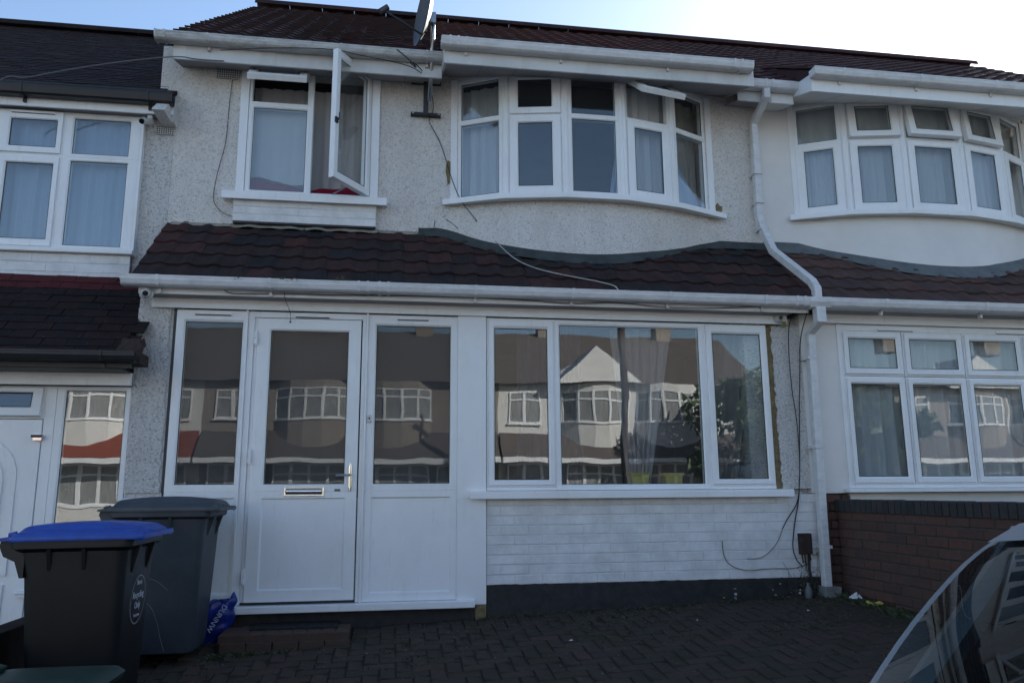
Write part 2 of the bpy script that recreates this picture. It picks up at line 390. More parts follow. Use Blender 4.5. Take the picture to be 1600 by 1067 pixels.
# herringbone pavers
cell = .1035
pm = [bright(.2, .0965, .05, .005, i, 'z+').mesh('paver', mat='paver') for i in range(4)]
pos = []
for i in range(0, 60):
    for j in range(-46, 4):
        k = (i-j) % 4
        if k == 0: pos.append((.16+(i+1)*cell, j*cell+.5*cell, 0))
        elif k == 3: pos.append((.16+(i+.5)*cell, (j+1)*cell, 1))
def inframe(x, y):
    d = V3((x, y, gz(x, y)))-CAM; zz = d.dot(fwd)
    if zz < .5: return False, zz
    px = 800+1225*d.dot(rt)/zz; py = 533-1225*d.dot(up)/zz
    return (-40 < px < 1560 and py < 1085), zz
cand = []; rest = []
for x, y, ver in pos:
    if not (.2 < x < 5.9 and y < -.02): continue
    if 1.0 < x < 1.93 and y > -.45: continue
    ok, zz = inframe(x, y)
    (cand if ok else rest).append((zz, x, y, ver))
cand.sort(); rest += cand[300:]; cand = cand[:300]
rp = random.Random(3)
def paver_tf(x, y, ver):
    e = .02; sx = (gz(x+e, y)-gz(x-e, y))/(2*e); sy_ = (gz(x, y+e)-gz(x, y-e))/(2*e)
    z = gz(x, y)-.023+rp.uniform(-.002, .003)+.003*noise.noise(V3((x*1.3, y*1.3, 0)))
    return V3((x, y, z)), (sy_+rp.uniform(-.012, .012), -sx+rp.uniform(-.012, .012), (R(90) if ver else 0)+rp.uniform(-.015, .015))
for _, x, y, ver in cand:
    l, r = paver_tf(x, y, ver); inst(rp.choice(pm), 'paver', DRIVE, l, r)
fm = MB()
from mathutils import Euler
pb = [[V3(v.co) for v in me.vertices] for me in pm]; pf = [[tuple(p.vertices) for p in me.polygons] for me in pm]
for _, x, y, ver in rest:
    l, r = paver_tf(x, y, ver); mt = Euler(r).to_matrix(); k = rp.randrange(4)
    fm.add([mt @ c+l for c in pb[k]], pf[k])
kind(fm.build('paver_field', 'paver', DRIVE, recalc=False), 'stuff')

# ------------------------------------------------------------------ building helpers
def roman_tile(W=.205, L=.27, t=.013, h=.015):
    xs = [0, .1, .3, .46, .54, .64, .75, .86, .94, 1.03]; zs = [.15, 0, 0, 0, .35, .85, 1, .85, .35, .0]
    m = MB(); n = len(xs)
    top = [(x*W, 0, z*h+t) for x, z in zip(xs, zs)]; bot = [(x*W, 0, z*h-.004) for x, z in zip(xs, zs)]
    tb = [(x*W, L, z*h+t-.02) for x, z in zip(xs, zs)]
    m.add(top+bot+tb, [(k, k+1, 2*n+k+1, 2*n+k) for k in range(n-1)]+[(n+k, n+k+1, k+1, k) for k in range(n-1)]+[(n, 0, 2*n)]+[(n-1, 2*n-1, 3*n-1)])
    return m
def plain_tile(W=.165, L=.17, t=.011):
    m = MB(); m.add([(0, 0, t), (W-.003, 0, t), (0, 0, 0), (W-.003, 0, 0), (0, L, .002), (W-.003, L, .002), (W-.003, L, -.004), (0, L, -.004)],
                    [(0, 1, 5, 4), (2, 3, 1, 0), (3, 6, 5, 1), (2, 0, 4, 7)]); return m
def lay_tiles(parent, tm, mat, x0, W, cols, rows, y0, z0, pit, gauge, single, stagger=0, seed=1, fieldname='roof_tile_field', skip=None, redtop=None):
    rn = random.Random(seed)
    vs = []
    for v in range(3):
        me = tm.mesh('roof_tile', mat=mat, recalc=False); vs.append(me)
    red = tm.mesh('roof_tile', mat=redtop, recalc=False) if redtop else None
    fld = MB(); bv = tm.v; bf = tm.f
    cp, sp = math.cos(pit), math.sin(pit)
    for r in range(rows):
        for c in range(cols):
            x = x0+c*W+(W/2 if stagger and r % 2 else 0); s = r*gauge
            if skip and skip(x, y0+s*cp): continue
            jit = (rn.uniform(-.004, .004), rn.uniform(-.006, .006), rn.uniform(0, .004))
            l = V3((x+jit[0], y0+(s+jit[1])*cp-jit[2]*sp, z0+(s+jit[1])*sp+jit[2]*cp))
            rot = (pit+rn.uniform(-.012, .012), rn.uniform(-.012, .012), rn.uniform(-.008, .008))
            if single(r, x):
                o = inst(red if (red and r >= rows-2) else vs[rn.randrange(3)], 'roof_tile', parent, l, rot)
            else:
                mt = Euler(rot).to_matrix(); fld.add([mt @ q+l for q in bv], bf)
    if fld.v: kind(fld.build(fieldname, mat, parent, recalc=False), 'stuff')
def gutter(parent, x0, x1, y, zt, mat='gutter_white', brackets=(), unions=(), h=.075, name='gutter'):
    # y front face, zt top
    p = [(y, zt), (y, zt-.03), (y+.012, zt-h+.012), (y+.03, zt-h), (y+.1, zt-h), (y+.11, zt), (y+.1, zt), (y+.095, zt-h+.008), (y+.03, zt-h+.008), (y+.018, zt-h+.02), (y+.01, zt-.03), (y+.01, zt)]
    m = MB(); m.xprism(p, x0, x1); m.xprism([(y-.004, zt+.004), (y-.004, zt-.008), (y+.014, zt-.008), (y+.014, zt+.004)], x0, x1)
    m.xprism([(y+.002, zt-.002), (y+.1, zt-.002), (y+.1, zt-h+.004), (y+.03, zt-h+.004)], x0-.004, x0+.004)
    g = m.build(name, mat, parent, bevel=0)
    for b in brackets:
        q = MB(); wd = .011
        q.xprism([(y-.006, zt+.006), (y-.006, zt-.032), (y+.006, zt-h+.006), (y+.028, zt-h-.006), (y+.105, zt-h-.006), (y+.105, zt-h+.002), (y+.03, zt-h+.002), (y+.012, zt-h+.014), (y, zt-.03), (y+.004, zt+.006)], b-wd, b+wd)
        q.box(b-wd, b+wd, y+.09, y+.125, zt-h-.04, zt-h+.01)
        q.build('bracket', mat, g)
    for b in unions:
        q = MB()
        for dx in (-.035, .035):
            q.xprism([(y-.008, zt+.008), (y-.008, zt-.032), (y+.004, zt-h+.004), (y+.028, zt-h-.008), (y+.105, zt-h-.008), (y+.105, zt-h), (y+.03, zt-h), (y+.012, zt-h+.014), (y, zt-.03), (y+.004, zt+.008)], b+dx-.009, b+dx+.009)
        q.build('joint_clip', mat, g)
    return g
def window(parent, fr, lights, name='window', glass='glass', wf=0.0, wb=-.06, mat='upvc', label=None, vent=None, pname='pane'):
    m = MB(); subs = []
    for L in lights:
        c, gl, k = L['c'], L['g'], L.get('k', 'fixed')
        if k == 'fixed':
            m.ring(fr, c, gl, wf, wb); subs.append((fr, gl, wf-.016, None, L))
        else:
            inn = (c[0]+.028, c[1]-.028, c[2]+.028, c[3]-.028)
            m.ring(fr, c, inn, wf, wb, .006)
            so_ = (c[0]+.016, c[1]-.016, c[2]+.016, c[3]-.016)
            f2 = fr; dv = 0; du = 0
            if 'top' in L: f2 = fr.top(so_[3], L['top']); dv = -so_[3]
            if 'side' in L: f2 = fr.side(so_[1], L['side']); du = -so_[1]
            so2 = (so_[0]+du, so_[1]+du, so_[2]+dv, so_[3]+dv); g2 = (gl[0]+du, gl[1]+du, gl[2]+dv, gl[3]+dv)
            subs.append((f2, g2, wf+.02-.016, so2, L))
    win = m.build(name, mat, parent)
    if label: win['label'] = label
    for f2, g2, wg, so2, L in subs:
        if so2:
            q = MB(); q.ring(f2, so2, g2, wf+.02, wf-.032 if L.get('k') == 'open' else wf+.001, .014)
            s = q.build('sash', mat, win)
            if L.get('k') == 'open': s['label'] = 'opened white sash swung outwards'
            if L.get('gasket'):
                q = MB(); a = so2
                q.ring(f2, (a[0]+.02, a[1]-.02, a[2]+.02, a[3]-.02), (a[0]+.03, a[1]-.03, a[2]+.03, a[3]-.03), wf-.030, wf-.040, .002); q.build('gasket', 'black_plastic', win)
        q = MB(); e = .004; q.fbox(f2, g2[0]-e, g2[1]+e, g2[2]-e, g2[3]+e, wg-.004, wg); q.build(pname, L.get('glass', glass), win)
        q = MB(); q.ring(f2, (g2[0]-.002, g2[1]+.002, g2[2]-.002, g2[3]+.002), (g2[0]+.004, g2[1]-.004, g2[2]+.004, g2[3]-.004), wg+.004, wg, .001, .0005); q.build('seal', 'black_plastic', win)
    if vent:
        for (a, b, z, wv) in vent:
            q = MB(); q.fbox(fr, a, b, z-.009, z+.009, wv, wv+.012); v = q.build('trickle_vent', mat, win)
            q = MB(); q.fbox(fr, a+.01, b-.01, z-.013, z-.009, wv, wv+.009); q.build('vent_slot', 'shadow_gap', win)
    return win
def curtain(label, fr, u0, u1, v0, v1, w, mat, folds=8, amp=.02, hem=None, group=None, gather=None, name='curtain', cat='curtain', seed=0):
    rn = random.Random(seed+int(u0*100)); ph = [rn.uniform(0, 6) for _ in range(4)]
    def f(a, b):
        bot = v0 if hem is None else hem(a)
        v = bot+(v1-bot)*b
        uu = a
        if gather: uu = gather(a, b)
        A = amp*(.45+.55*(1-b))
        ww = w+A*math.sin(a*folds*6.283+ph[0]+.5*math.sin(5*a+ph[1]))+A*.5*math.sin(a*folds*2.3*6.283+ph[2])+A*.3*math.sin(b*3+a*9+ph[3])
        return fr.p(u0+(u1-u0)*uu, v, ww)
    o = f(.5, 1)
    m = MB(); m.grid(f, max(24, int(folds*9)), 14)
    c = m.build(name, mat, None, smooth='all', loc=o, recalc=False)
    return tag(c, label, cat, group)
def room(parent, x0, x1, y0, y1, z0, z1):
    m = MB().add([(x, y, z) for x in (x0, x1) for y in (y0, y1) for z in (z0, z1)], [(0, 1, 3, 2), (4, 6, 7, 5), (2, 3, 7, 6), (0, 2, 6, 4), (1, 5, 7, 3)])
    return m.build('room', 'room', parent)
def bricks(parent, x0, x1, z0, z1, y, mat, bm, course=.075, L=.225, seed=1, holes=None, mortar=None, depth=.05, mortar_rec=.0035):
    rn = random.Random(seed); r = 0; z = z0
    if mortar: MB().box(x0, x1, y+mortar_rec, y+depth, z0, z1).build('mortar_bed', mortar, parent)
    n = int(round((z1-z0)/course)); ch = (z1-z0)/n
    for r in range(n):
        zc = z0+(r+.5)*ch; x = x0-(L/2 if r % 2 else 0)
        while x < x1-.01:
            a, b = max(x, x0), min(x+L, x1)
            if b-a > .03:
                o = inst(rn.choice(bm), 'brick', parent, ((a+b)/2, y+.022+rn.uniform(-.0012, .0012), zc+rn.uniform(-.001, .001)), (rn.uniform(-.006, .006), 0, rn.uniform(-.005, .005)), ((b-a-(.0005 if mat == 'white' else .010))/.215, 1, (ch-(.006 if mat == 'white' else .009))/.065))
            x += L
def loft(m, a, b):
    n = len(a); m.add(list(a)+list(b), [(k, k+1, n+k+1, n+k) for k in range(n-1)])
def smoothpoly(p, k=3):
    for _ in range(k):
        q = [p[0]]
        for a, b in zip(p, p[1:]):
            q += [tuple(x*.75+y*.25 for x, y in zip(a, b)), tuple(x*.25+y*.75 for x, y in zip(a, b))]
        p = q+[p[-1]]
    return p
def cable(label, pts, r=.004, mat='cable', cat='cable', name='cable', sag=False):
    p = smoothpoly([tuple(a) for a in pts], 2)
    m = MB(); m.tube(p, r, 6); return tag(m.build(name, mat, None, smooth='all', loc=pts[0]), label, cat)
SLOPE = .86; PIT = math.atan(SLOPE)
def roofz(y): return 2.615+SLOPE*(y+.25)
RP = math.atan(.729)
wb_white = [bright(.215, .044, .065, .0028, i+10, 'y-', .0016).mesh('brick', mat='white_paint_brick') for i in range(4)]
wb_red = [bright(.215, .044, .065, .004, i+20, 'y-', .0015).mesh('brick', mat='red_brick') for i in range(4)]

# ------------------------------------------------------------------ the middle house
H = thing('terraced_house', (3, 0, 0), 'middle white pebbledashed terraced house with white front door, porch roof and curved bay window', 'house', 'terraced houses in the near row')
# upper wall with openings (x .2 .. 5.75, plane y .55)
m = MB(); Yw = .55; Yb = .8
m.box(.2, .80, Yw, Yb, 2.6, 4.98); m.box(.80, 1.96, Yw, Yb, 2.6, 3.56); m.box(.80, 1.96, Yw, Yb, 4.87, 4.98)
m.box(1.96, 2.74, Yw, Yb, 2.6, 4.98); m.box(2.74, 5.2, Yw, Yb, 2.6, 2.9); m.box(5.2, 5.75, Yw, Yb, 2.6, 4.98)
m.build('upper_wall', 'pebbledash', H)
m = MB(); m.box(.05, .2, Yw+.01, 8, 0, 5.0); m.box(5.75, 5.80, Yw+.3, 8, 0, 5.0); m.box(.2, 5.75, 7.8, 8, 0, 5); m.build('side_wall', 'pebbledash', H)
# gable triangle above the lower roof next door
MB().prism([(.2, 4.2), (4.0, 7.66), (7.9, 4.8), (7.9, 4.2)], lambda y, z: (.10, y, z), lambda y, z: (.2, y, z)).build('gable_wall', 'pebbledash', H)
# bay wall: bulging render below the bay window
BN = [(2.70, .57), (3.16, .335), (3.70, .23), (4.26, .23), (4.78, .345), (5.24, .57)]
lo = smoothpoly([(2.30, .552), (2.62, .55), (2.90, .36), (3.2, .27), (3.48, .212), (3.94, .175), (4.38, .245), (4.756, .41), (5.12, .55), (5.42, .552)], 2)
hi0 = smoothpoly([(2.60, .552), (2.70, .545)]+[(a, b+.02) for a, b in BN[1:-1]]+[(5.24, .545), (5.34, .552)], 2)
def resamp(p, n):
    d = [0]
    for a, b in zip(p, p[1:]): d.append(d[-1]+math.dist(a, b))
    out = []
    for k in range(n):
        t = d[-1]*k/(n-1); i = max(j for j in range(len(d)) if d[j] <= t+1e-9); i = min(i, len(p)-2)
        f = (t-d[i])/max(1e-9, d[i+1]-d[i]); out.append(tuple(x+(y-x)*f for x, y in zip(p[i], p[i+1])))
    return out
def baywall(parent, lo, hi, z0, z1, mat):
    lo, hi = resamp(lo, 40), resamp(hi, 40); m = MB(); rows = []
    for k in range(9):
        t = k/8; rows.append([V3((a[0]*(1-t)+b[0]*t, a[1]*(1-t)+b[1]*t, z0+(z1-z0)*t)) for a, b in zip(lo, hi)])
    for a, b in zip(rows, rows[1:]): loft(m, a, b)
    top = rows[-1]; m.add(top+[V3((top[-1].x, .8, z1)), V3((top[0].x, .8, z1))], [tuple(range(len(top)+2))])
    return m.build('bay_wall', mat, parent, smooth='all')
baywall(H, lo, hi0, 2.85, 3.60, 'pebbledash')
# bay window
def bay(parent, BN, z0, z1, spec, sillmat='upvc', glass='glass', over=.05):
    for i, (a, b) in enumerate(zip(BN, BN[1:])):
        U = V3((b[0]-a[0], b[1]-a[1], 0)); ln = U.length; U.normalize(); Nn = V3((U.y, -U.x, 0))
        fr = Fr((a[0], a[1], 0), U, Nn); g = .062; zt = spec[i].get('zt', 4.42)
        po = .022
        gi = spec[i]
        L = []
        e0, e1 = po, ln-po
        if gi['top'] == 'fixed': L.append(dict(c=(e0, e1, zt, z1), g=(e0+g*.8, e1-g*.8, zt+.028, z1-.045)))
        else: L.append(dict(c=(e0, e1, zt, z1), g=(e0+.098, e1-.098, zt+.085, z1-.085), k='open' if 'ang' in gi else 'sash', **({'top': gi['ang']} if 'ang' in gi else {}), glass=gi.get('tg', glass)))
        if gi['low'] == 'fixed': L.append(dict(c=(e0, e1, z0, zt), g=(e0+g*.8, e1-g*.8, z0+.045, zt-.028)))
        else: L.append(dict(c=(e0, e1, z0, zt), g=(e0+.098, e1-.098, z0+.09, zt-.075), k='sash'))
        window(parent, fr, L, glass=glass, label=gi.get('label'))
    for k, nd in enumerate(BN):
        m = MB(); r = .034
        if k in (0, len(BN)-1):
            s = -1 if k == 0 else 1; m.box(nd[0]-.03, nd[0]+.03, nd[1]-.03, .60, z0-.0, z1)
        else:
            a, b, c = BN[k-1], nd, BN[k+1]; d1 = (V3((b[0]-a[0], b[1]-a[1], 0))).normalized(); d2 = (V3((c[0]-b[0], c[1]-b[1], 0))).normalized()
            n1, n2 = V3((d1.y, -d1.x, 0)), V3((d2.y, -d2.x, 0)); nm = (n1+n2).normalized(); bb = V3((b[0], b[1], 0))
            p = [bb-d1*.034+n1*.004, bb-d1*.018+n1*.014, bb-d1*.010+n1*.014, bb+nm*.008, bb+d2*.010+n2*.014, bb+d2*.018+n2*.014, bb+d2*.034+n2*.004, bb+d2*.034-n2*.06, bb-d1*.034-n1*.06]
            m.zprism([(q.x, q.y) for q in p], z0, z1)
        m.build('bay_post', 'upvc', parent)
    # sill
    m = MB(); out = []; inn = []
    nds = [V3((x, y, 0)) for x, y in BN]
    for k, nd in enumerate(nds):
        d = (nds[min(k+1, len(nds)-1)]-nds[max(k-1, 0)]).normalized(); nn = V3((d.y, -d.x, 0))
        out.append(nd+nn*.075); inn.append(nd-nn*.05)
    out[0] = out[0]-V3((.07, 0, 0)); out[-1] = out[-1]+V3((.09, 0, 0))
    poly = [(p.x, p.y) for p in out]+[(p.x, p.y) for p in reversed(inn)]
    m.zprism(poly, z0-.045, z0-.001); m.zprism([(p.x, p.y-.004) for p in out]+[(p.x, p.y+.012) for p in reversed(out)], z0-.052, z0-.012)
    m.build('bay_sill', sillmat, parent)
    # head
    m = MB(); m.zprism([(x, y-.02) for x, y in BN]+[(x, y+.06) for x, y in reversed(BN)], z1, z1+.05); m.build('bay_head', 'upvc_dirty', parent)
bay(H, BN, 3.64, 4.86, [dict(top='fixed', low='fixed'), dict(top='sash', low='sash'), dict(top='fixed', low='fixed'),
                         dict(top='sash', low='sash', ang=R(50), label='bay light with its top sash propped wide open'), dict(top='fixed', low='fixed')])
# left upper window
f = FW(.53)
wl = window(H, f, [dict(c=(.83, 1.375, 3.62, 4.475), g=(.875, 1.345, 3.655, 4.445)),
                   dict(c=(.83, 1.375, 4.475, 4.85), g=(.925, 1.28, 4.56, 4.77), k='open', top=R(50)),
                   dict(c=(1.375, 1.93, 3.62, 4.85), g=(1.455, 1.85, 3.71, 4.76), k='open', side=R(56), gasket=1)], label='left bedroom window with its casement and top light open')
m = MB(); m.fbox(f, .755, .828, 3.60, 4.88, -.05, .012); m.fbox(f, 1.932, 2.005, 3.60, 4.88, -.05, .012); m.fbox(f, .828, 1.932, 4.852, 4.88, -.05, .008)
m.build('window_surround', 'upvc', H, bevel=.003)
# window stay and handle on the opened casement
fs = f.side(1.914, R(56))
m = MB(); m.fbox(fs, -.535, -.50, 4.13, 4.18, .02, .035); m.tube([fs.p(-.52, 4.15, .03), fs.p(-.52, 4.15, .055), fs.p(-.515, 4.22, .055)], .005); m.build('window_handle', 'dark_metal', wl)
m = MB(); m.tube([f.p(1.6, 3.645, 0), f.p(1.72, 3.65, .16)], .006); m.build('window_stay', 'steel', wl)
m = MB(); m.box(.66, 2.09, .44, .56, 3.555, 3.600); m.xprism([(.436, 3.602), (.436, 3.53), (.452, 3.53), (.452, 3.602)], .66, 2.09); m.build('window_sill', 'upvc', H, bevel=.003)
m = MB(); m.box(.755, 1.995, .495, .555, 3.34, 3.552); m.build('brick_panel', 'painted_mortar', H)
bricks(H, .755, 1.995, 3.342, 3.55, .492, 'white', wb_white, seed=4, course=.07)
m = MB(); m.box(.76, 1.99, .478, .55, 3.322, 3.338); m.build('panel_edge', 'dark_metal', H)
m = MB(); m.grid(lambda u, v: (.74+1.28*u, .52-.05*v+.01*math.sin(u*30), 3.325-.045*v-.006*math.sin(u*41)), 30, 2); m.build('mortar_fillet', 'mortar_cream', H, smooth='all')
# air vent
def vent(parent, x0, x1, z0, z1, y):
    m = MB(); m.box(x0, x1, y, y+.01, z0, z1); v = m.build('air_vent', 'shadow_gap', parent)
    m = MB(); n = max(4, int((x1-x0)/.018)); k = max(3, int((z1-z0)/.018))
    for i in range(n+1): x = x0+(x1-x0)*i/n; m.box(x-.003, x+.003, y-.007, y, z0, z1)
    for i in range(k+1): z = z0+(z1-z0)*i/k; m.box(x0-.003, x1+.003, y-.009, y-.0075, z-.003, z+.003)
    m.build('grille', 'upvc_dirty', v)
vent(H, .53, .72, 4.71, 4.80, .538)
# eaves, left part
def eave(parent, x0, x1, yf, zb, zt, yw, zs, mat='upvc_dirty', smat='soffit_grey', side=None):
    MB().box(x0, x1, yf, yf+.02, zb, zt).build('fascia', mat, parent)
    m = MB(); m.add([(x0, yf+.02, zb+.004), (x1, yf+.02, zb+.004), (x1, yw, zs), (x0, yw, zs), (x0, yf+.02, zb+.016), (x1, yf+.02, zb+.016), (x1, yw, zs+.012), (x0, yw, zs+.012)],
                    [(0, 1, 2, 3), (4, 5, 6, 7), (0, 1, 5, 4), (3, 2, 6, 7), (0, 3, 7, 4), (1, 2, 6, 5)]); m.build('soffit', smat, parent)
    m = MB()
    n = int((x1-x0)/.3)
    for k in range(1, n):
        x = x0+(x1-x0)*k/n
        m.add([(x-.002, yf+.025, zb+.001), (x+.002, yf+.025, zb+.001), (x+.002, yw-.005, zs-.003), (x-.002, yw-.005, zs-.003)], [(0, 1, 2, 3)])
    if n > 1: m.build('soffit_joint', 'shadow_gap', parent)
eave(H, .22, 2.56, .26, 4.715, 4.86, .55, 4.80)
for x in (.30, 1.05): MB().box(x-.03, x+.03, .254, .262, 4.712, 4.863).build('fascia_joint', 'upvc_dirty', H)
gutter(H, .10, 2.57, .14, 4.905, 'gutter_grimy', h=.066, brackets=(.52, 1.66, 2.42), unions=(.13,))
# bay eave
eave(H, 2.58, 5.42, -.08, 4.675, 4.80, .56, 4.90)
m = MB(); m.prism([(-.08, 4.675), (-.08, 4.84), (.30, 5.0), (.56, 5.02), (.56, 4.89)], lambda y, z: (2.56, y, z), lambda y, z: (2.582, y, z)); m.build('eave_cheek', 'upvc_dirty', H)
m = MB(); m.prism([(-.08, 4.675), (-.08, 4.84), (.30, 5.0), (.56, 5.02), (.56, 4.89)], lambda y, z: (5.418, y, z), lambda y, z: (5.44, y, z)); m.build('eave_cheek', 'upvc_dirty', H)
gutter(H, 2.53, 5.40, -.19, 4.865, 'gutter_white', brackets=(2.75, 3.6, 4.6), unions=(2.64, 5.25))
eave(H, 5.44, 5.78, .26, 4.715, 4.86, .55, 4.80); gutter(H, 5.40, 6.05, .14, 4.885, 'gutter_white', unions=(5.72,))
# main roof
roofm = MB()
def slab(m, x0, x1, y0, z0, y1, z1, t=.04):
    m.add([(x0, y0, z0), (x1, y0, z0), (x1, y1, z1), (x0, y1, z1), (x0, y0, z0-t), (x1, y0, z0-t), (x1, y1, z1-t), (x0, y1, z1-t)],
          [(0, 1, 2, 3), (4, 5, 6, 7), (0, 1, 5, 4), (1, 2, 6, 5), (2, 3, 7, 6), (3, 0, 4, 7)])
def zroof(y): return 4.93+.729*(y-.22)
slab(roofm, .2, 5.78, .22, zroof(.22)-.012, 4.0, zroof(4.0)-.012); slab(roofm, .2, 5.78, 4.001, zroof(4)-.012, 8.3, zroof(4)-3.15)
slab(roofm, 2.58, 5.42, -.12, 4.865, .95, zroof(.95)+.02)
RF = roofm.build('roof', 'tile_roof', H)
tl = roman_tile()
lay_tiles(RF, tl, 'tile_roof', .17, .205, 12, 22, .20, zroof(.20)+.005, RP, .213, lambda r, x: r < 7, seed=5, fieldname='roof_tile_field')
# bay sprocketed part and the field above it (sun flare's purple-red put into the tile colour)
pb_ = math.atan2(zroof(.95)+.02-4.865, .95+.12)
lay_tiles(RF, tl, 'tile_red_flare', 2.56, .205, 14, 5, -.14, 4.868, pb_, .213, lambda r, x: True, seed=6)
lay_tiles(RF, tl, 'tile_red_flare', 2.63, .205, 15, 18, .86, zroof(.86)+.012, RP, .213, lambda r, x: r < 4, seed=7)
lay_tiles(RF, tl, 'tile_red_flare', 5.44, .205, 3, 4, .20, zroof(.20)+.005, RP, .213, lambda r, x: True, seed=8)
for xx, nm_ in ((2.575, 0), (5.42, 1), (6.015, 2), (8.965, 3)):
    mm = MB(); pr_ = [(-.10, 4.845), (-.10, 4.868), (.97, zroof(.97)+.015), (.97, zroof(.97)-.03), (.24, 4.90)]
    mm.prism(pr_, lambda y, z: (xx, y, z), lambda y, z: (xx+.012, y, z)); mm.build('valley_cheek', 'tile_red_flare', RF)
def ridge(parent, x0, x1, y, z, mat, L=.45, r=.11):
    x = x0
    while x < x1-.05:
        m = MB(); a, b = x, min(x+L, x1)
        prof = [(y+r*math.cos(t)*1.05, z-.06+r*math.sin(t)) for t in [math.pi*k/8 for k in range(9)]]
        pr2 = [(y+(r-.015)*math.cos(t)*1.05, z-.06+(r-.015)*math.sin(t)) for t in [math.pi*k/8 for k in range(8, -1, -1)]]
        m.xprism(prof+pr2, a+.002, b-.002); m.build('ridge_tile', mat, parent); x += L
ridge(RF, .18, 5.78, 4.0, zroof(4)+.06, 'tile_roof')
# rooms
room(H, .45, 5.6, .09, 5, .1, 2.5); room(H, .3, 5.65, .81, 4.5, 2.72, 4.95)
MB().box(2.62, 5.36, .30, .81, 4.93, 4.945).build('bay_ceiling', 'room', H)
# porch roof
pr = MB(); slab(pr, .22, 5.76, -.25, roofz(-.25)-.01, .56, roofz(.56)-.01, .05)
PR = pr.build('porch_roof', 'tile_porch', H)
lay_tiles(PR, tl, 'tile_porch', .20, .205, 27, 5, -.27, roofz(-.27)+.008, PIT, .218, lambda r, x: True, seed=9,
          skip=lambda x, y: y > .42 and 2.95 < x < 4.95)
# cement fillet/flashing line where tiles meet wall
def strip(parent, pts, wd, mat, name, lift=.03, jag=.0, up=.045):
    p = smoothpoly(pts, 2); m = MB(); rn = random.Random(2); a = []; b = []; c = []
    for x, y in p:
        j = rn.uniform(-jag, jag)
        a.append(V3((x, y+.02, roofz(y+.02)+lift+up))); b.append(V3((x, y-.012, roofz(y)+lift+.012+j*.3))); c.append(V3((x, y-wd-j, roofz(y-wd)+lift)))
    loft(m, a, b); loft(m, b, c)
    return m.build(name, mat, parent, smooth='all')
strip(PR, [(.24, .53), (1, .545), (2.2, .54), (2.40, .545)], .018, 'mortar_cream', 'mortar_flashing', .016, .012, .008)
strip(PR, [(2.38, .54), (2.62, .53), (2.90, .345), (3.2, .255), (3.48, .20), (3.94, .165), (4.38, .235), (4.756, .40), (5.1, .53), (5.5, .54), (5.76, .54)], .055, 'lead_green', 'lead_flashing', .030, .012)
# porch fascia, gutter
m = MB(); m.box(.24, 5.74, -.19, -.17, 2.50, 2.60); m.build('fascia', 'upvc', H)
m = MB(); m.box(.25, 5.60, -.168, -.05, 2.50, 2.512); m.build('soffit', 'soffit_grey', H)
m = MB(); m.box(.30, 5.61, -.052, -.03, 2.425, 2.50); m.build('head_board', 'upvc', H)
for x in (1.40, 3.95): MB().box(x, x+.10, -.196, -.189, 2.498, 2.60).build('fascia_joint', 'upvc', H)
gutter(H, .14, 5.70, -.31, 2.612, 'gutter_white', brackets=(.40, 1.22, 2.82, 3.62, 4.45, 5.30), unions=(1.93, 2.09, 5.62))
# porch side walls, pebbledash
m = MB(); m.box(.20, .47, 0, .55, .96, 2.50); m.build('porch_wall', 'pebbledash_worn', H); m = MB(); m.box(5.24, 5.75, .055, .55, .9, 2.5); m.build('porch_wall', 'pebbledash_worn', H)
m = MB(); m.box(5.40, 5.56, .012, .052, 1.0, 2.44); m.build('foam_filler', 'expanding_foam', H)
rn = random.Random(8)
m = MB()
pts = [(5.478+rn.uniform(-.010, .010)+.012*(1-k/40), 1.0+1.42*k/40) for k in range(41)]
m.prism([(5.80, 1.0)]+[(5.80, 2.42)]+[(a, b) for a, b in reversed(pts)], lambda x, z: (x, .002, z), lambda x, z: (x, .054, z)); m.build('wall_edge', 'pebbledash_worn', H)
m = MB(); pts = [(.445+rn.uniform(-.012, .012), 1.0+1.42*k/26) for k in range(27)]
m.prism([(.20, 1.0), (.20, 2.42)]+list(reversed(pts)), lambda x, z: (x, -.014, z), lambda x, z: (x, -.001, z)); m.build('wall_edge', 'pebbledash_worn', H)
m = MB(); m.box(.462, .485, -.004, .05, 1.0, 2.43); m.build('frame_gap', 'shadow_gap', H)
bricks(H, .20, .47, 0, .96, -.022, 'white', wb_white, seed=14, mortar='painted_mortar')
MB().box(.2, .47, .03, .4, 0, .95).build('plinth_core', 'painted_mortar', H)
# porch frames
f = FW(-.012)
def panelled(parent, fr, cell, glass, pan, kindn='side_panel'):
    m = MB(); mid = (glass[2]+pan[3])/2
    m.ring(fr, (cell[0], cell[1], mid, cell[3]), glass, 0, -.055, .014); m.ring(fr, (cell[0], cell[1], cell[2], mid), pan, 0, -.055, .016)
    o = m.build(kindn, 'upvc', parent)
    q = MB(); q.fbox(fr, pan[0]-.004, pan[1]+.004, pan[2]-.004, pan[3]+.004, -.035, -.014); q.build('panel', 'upvc', o)
    q = MB(); q.fbox(fr, glass[0]-.004, glass[1]+.004, glass[2]-.004, glass[3]+.004, -.020, -.016); q.build('pane', 'glass_door', o)
    q = MB(); q.ring(fr, (glass[0]-.002, glass[1]+.002, glass[2]-.002, glass[3]+.002), (glass[0]+.004, glass[1]-.004, glass[2]+.004, glass[3]-.004), -.012, -.016, .001, .0005); q.build('seal', 'black_plastic', o)
    return o
panelled(H, f, (.485, 1.03, .17, 2.42), (.555, .985, 1.06, 2.325), (.555, .985, .27, .945))
panelled(H, f, (1.955, 2.70, .17, 2.42), (2.04, 2.64, 1.06, 2.33), (2.04, 2.64, .245, .945))
D = panelled(H, FW(-.022), (1.105, 1.915, .19, 2.365), (1.21, 1.815, 1.06, 2.265), (1.215, 1.815, .285, .945), 'door')
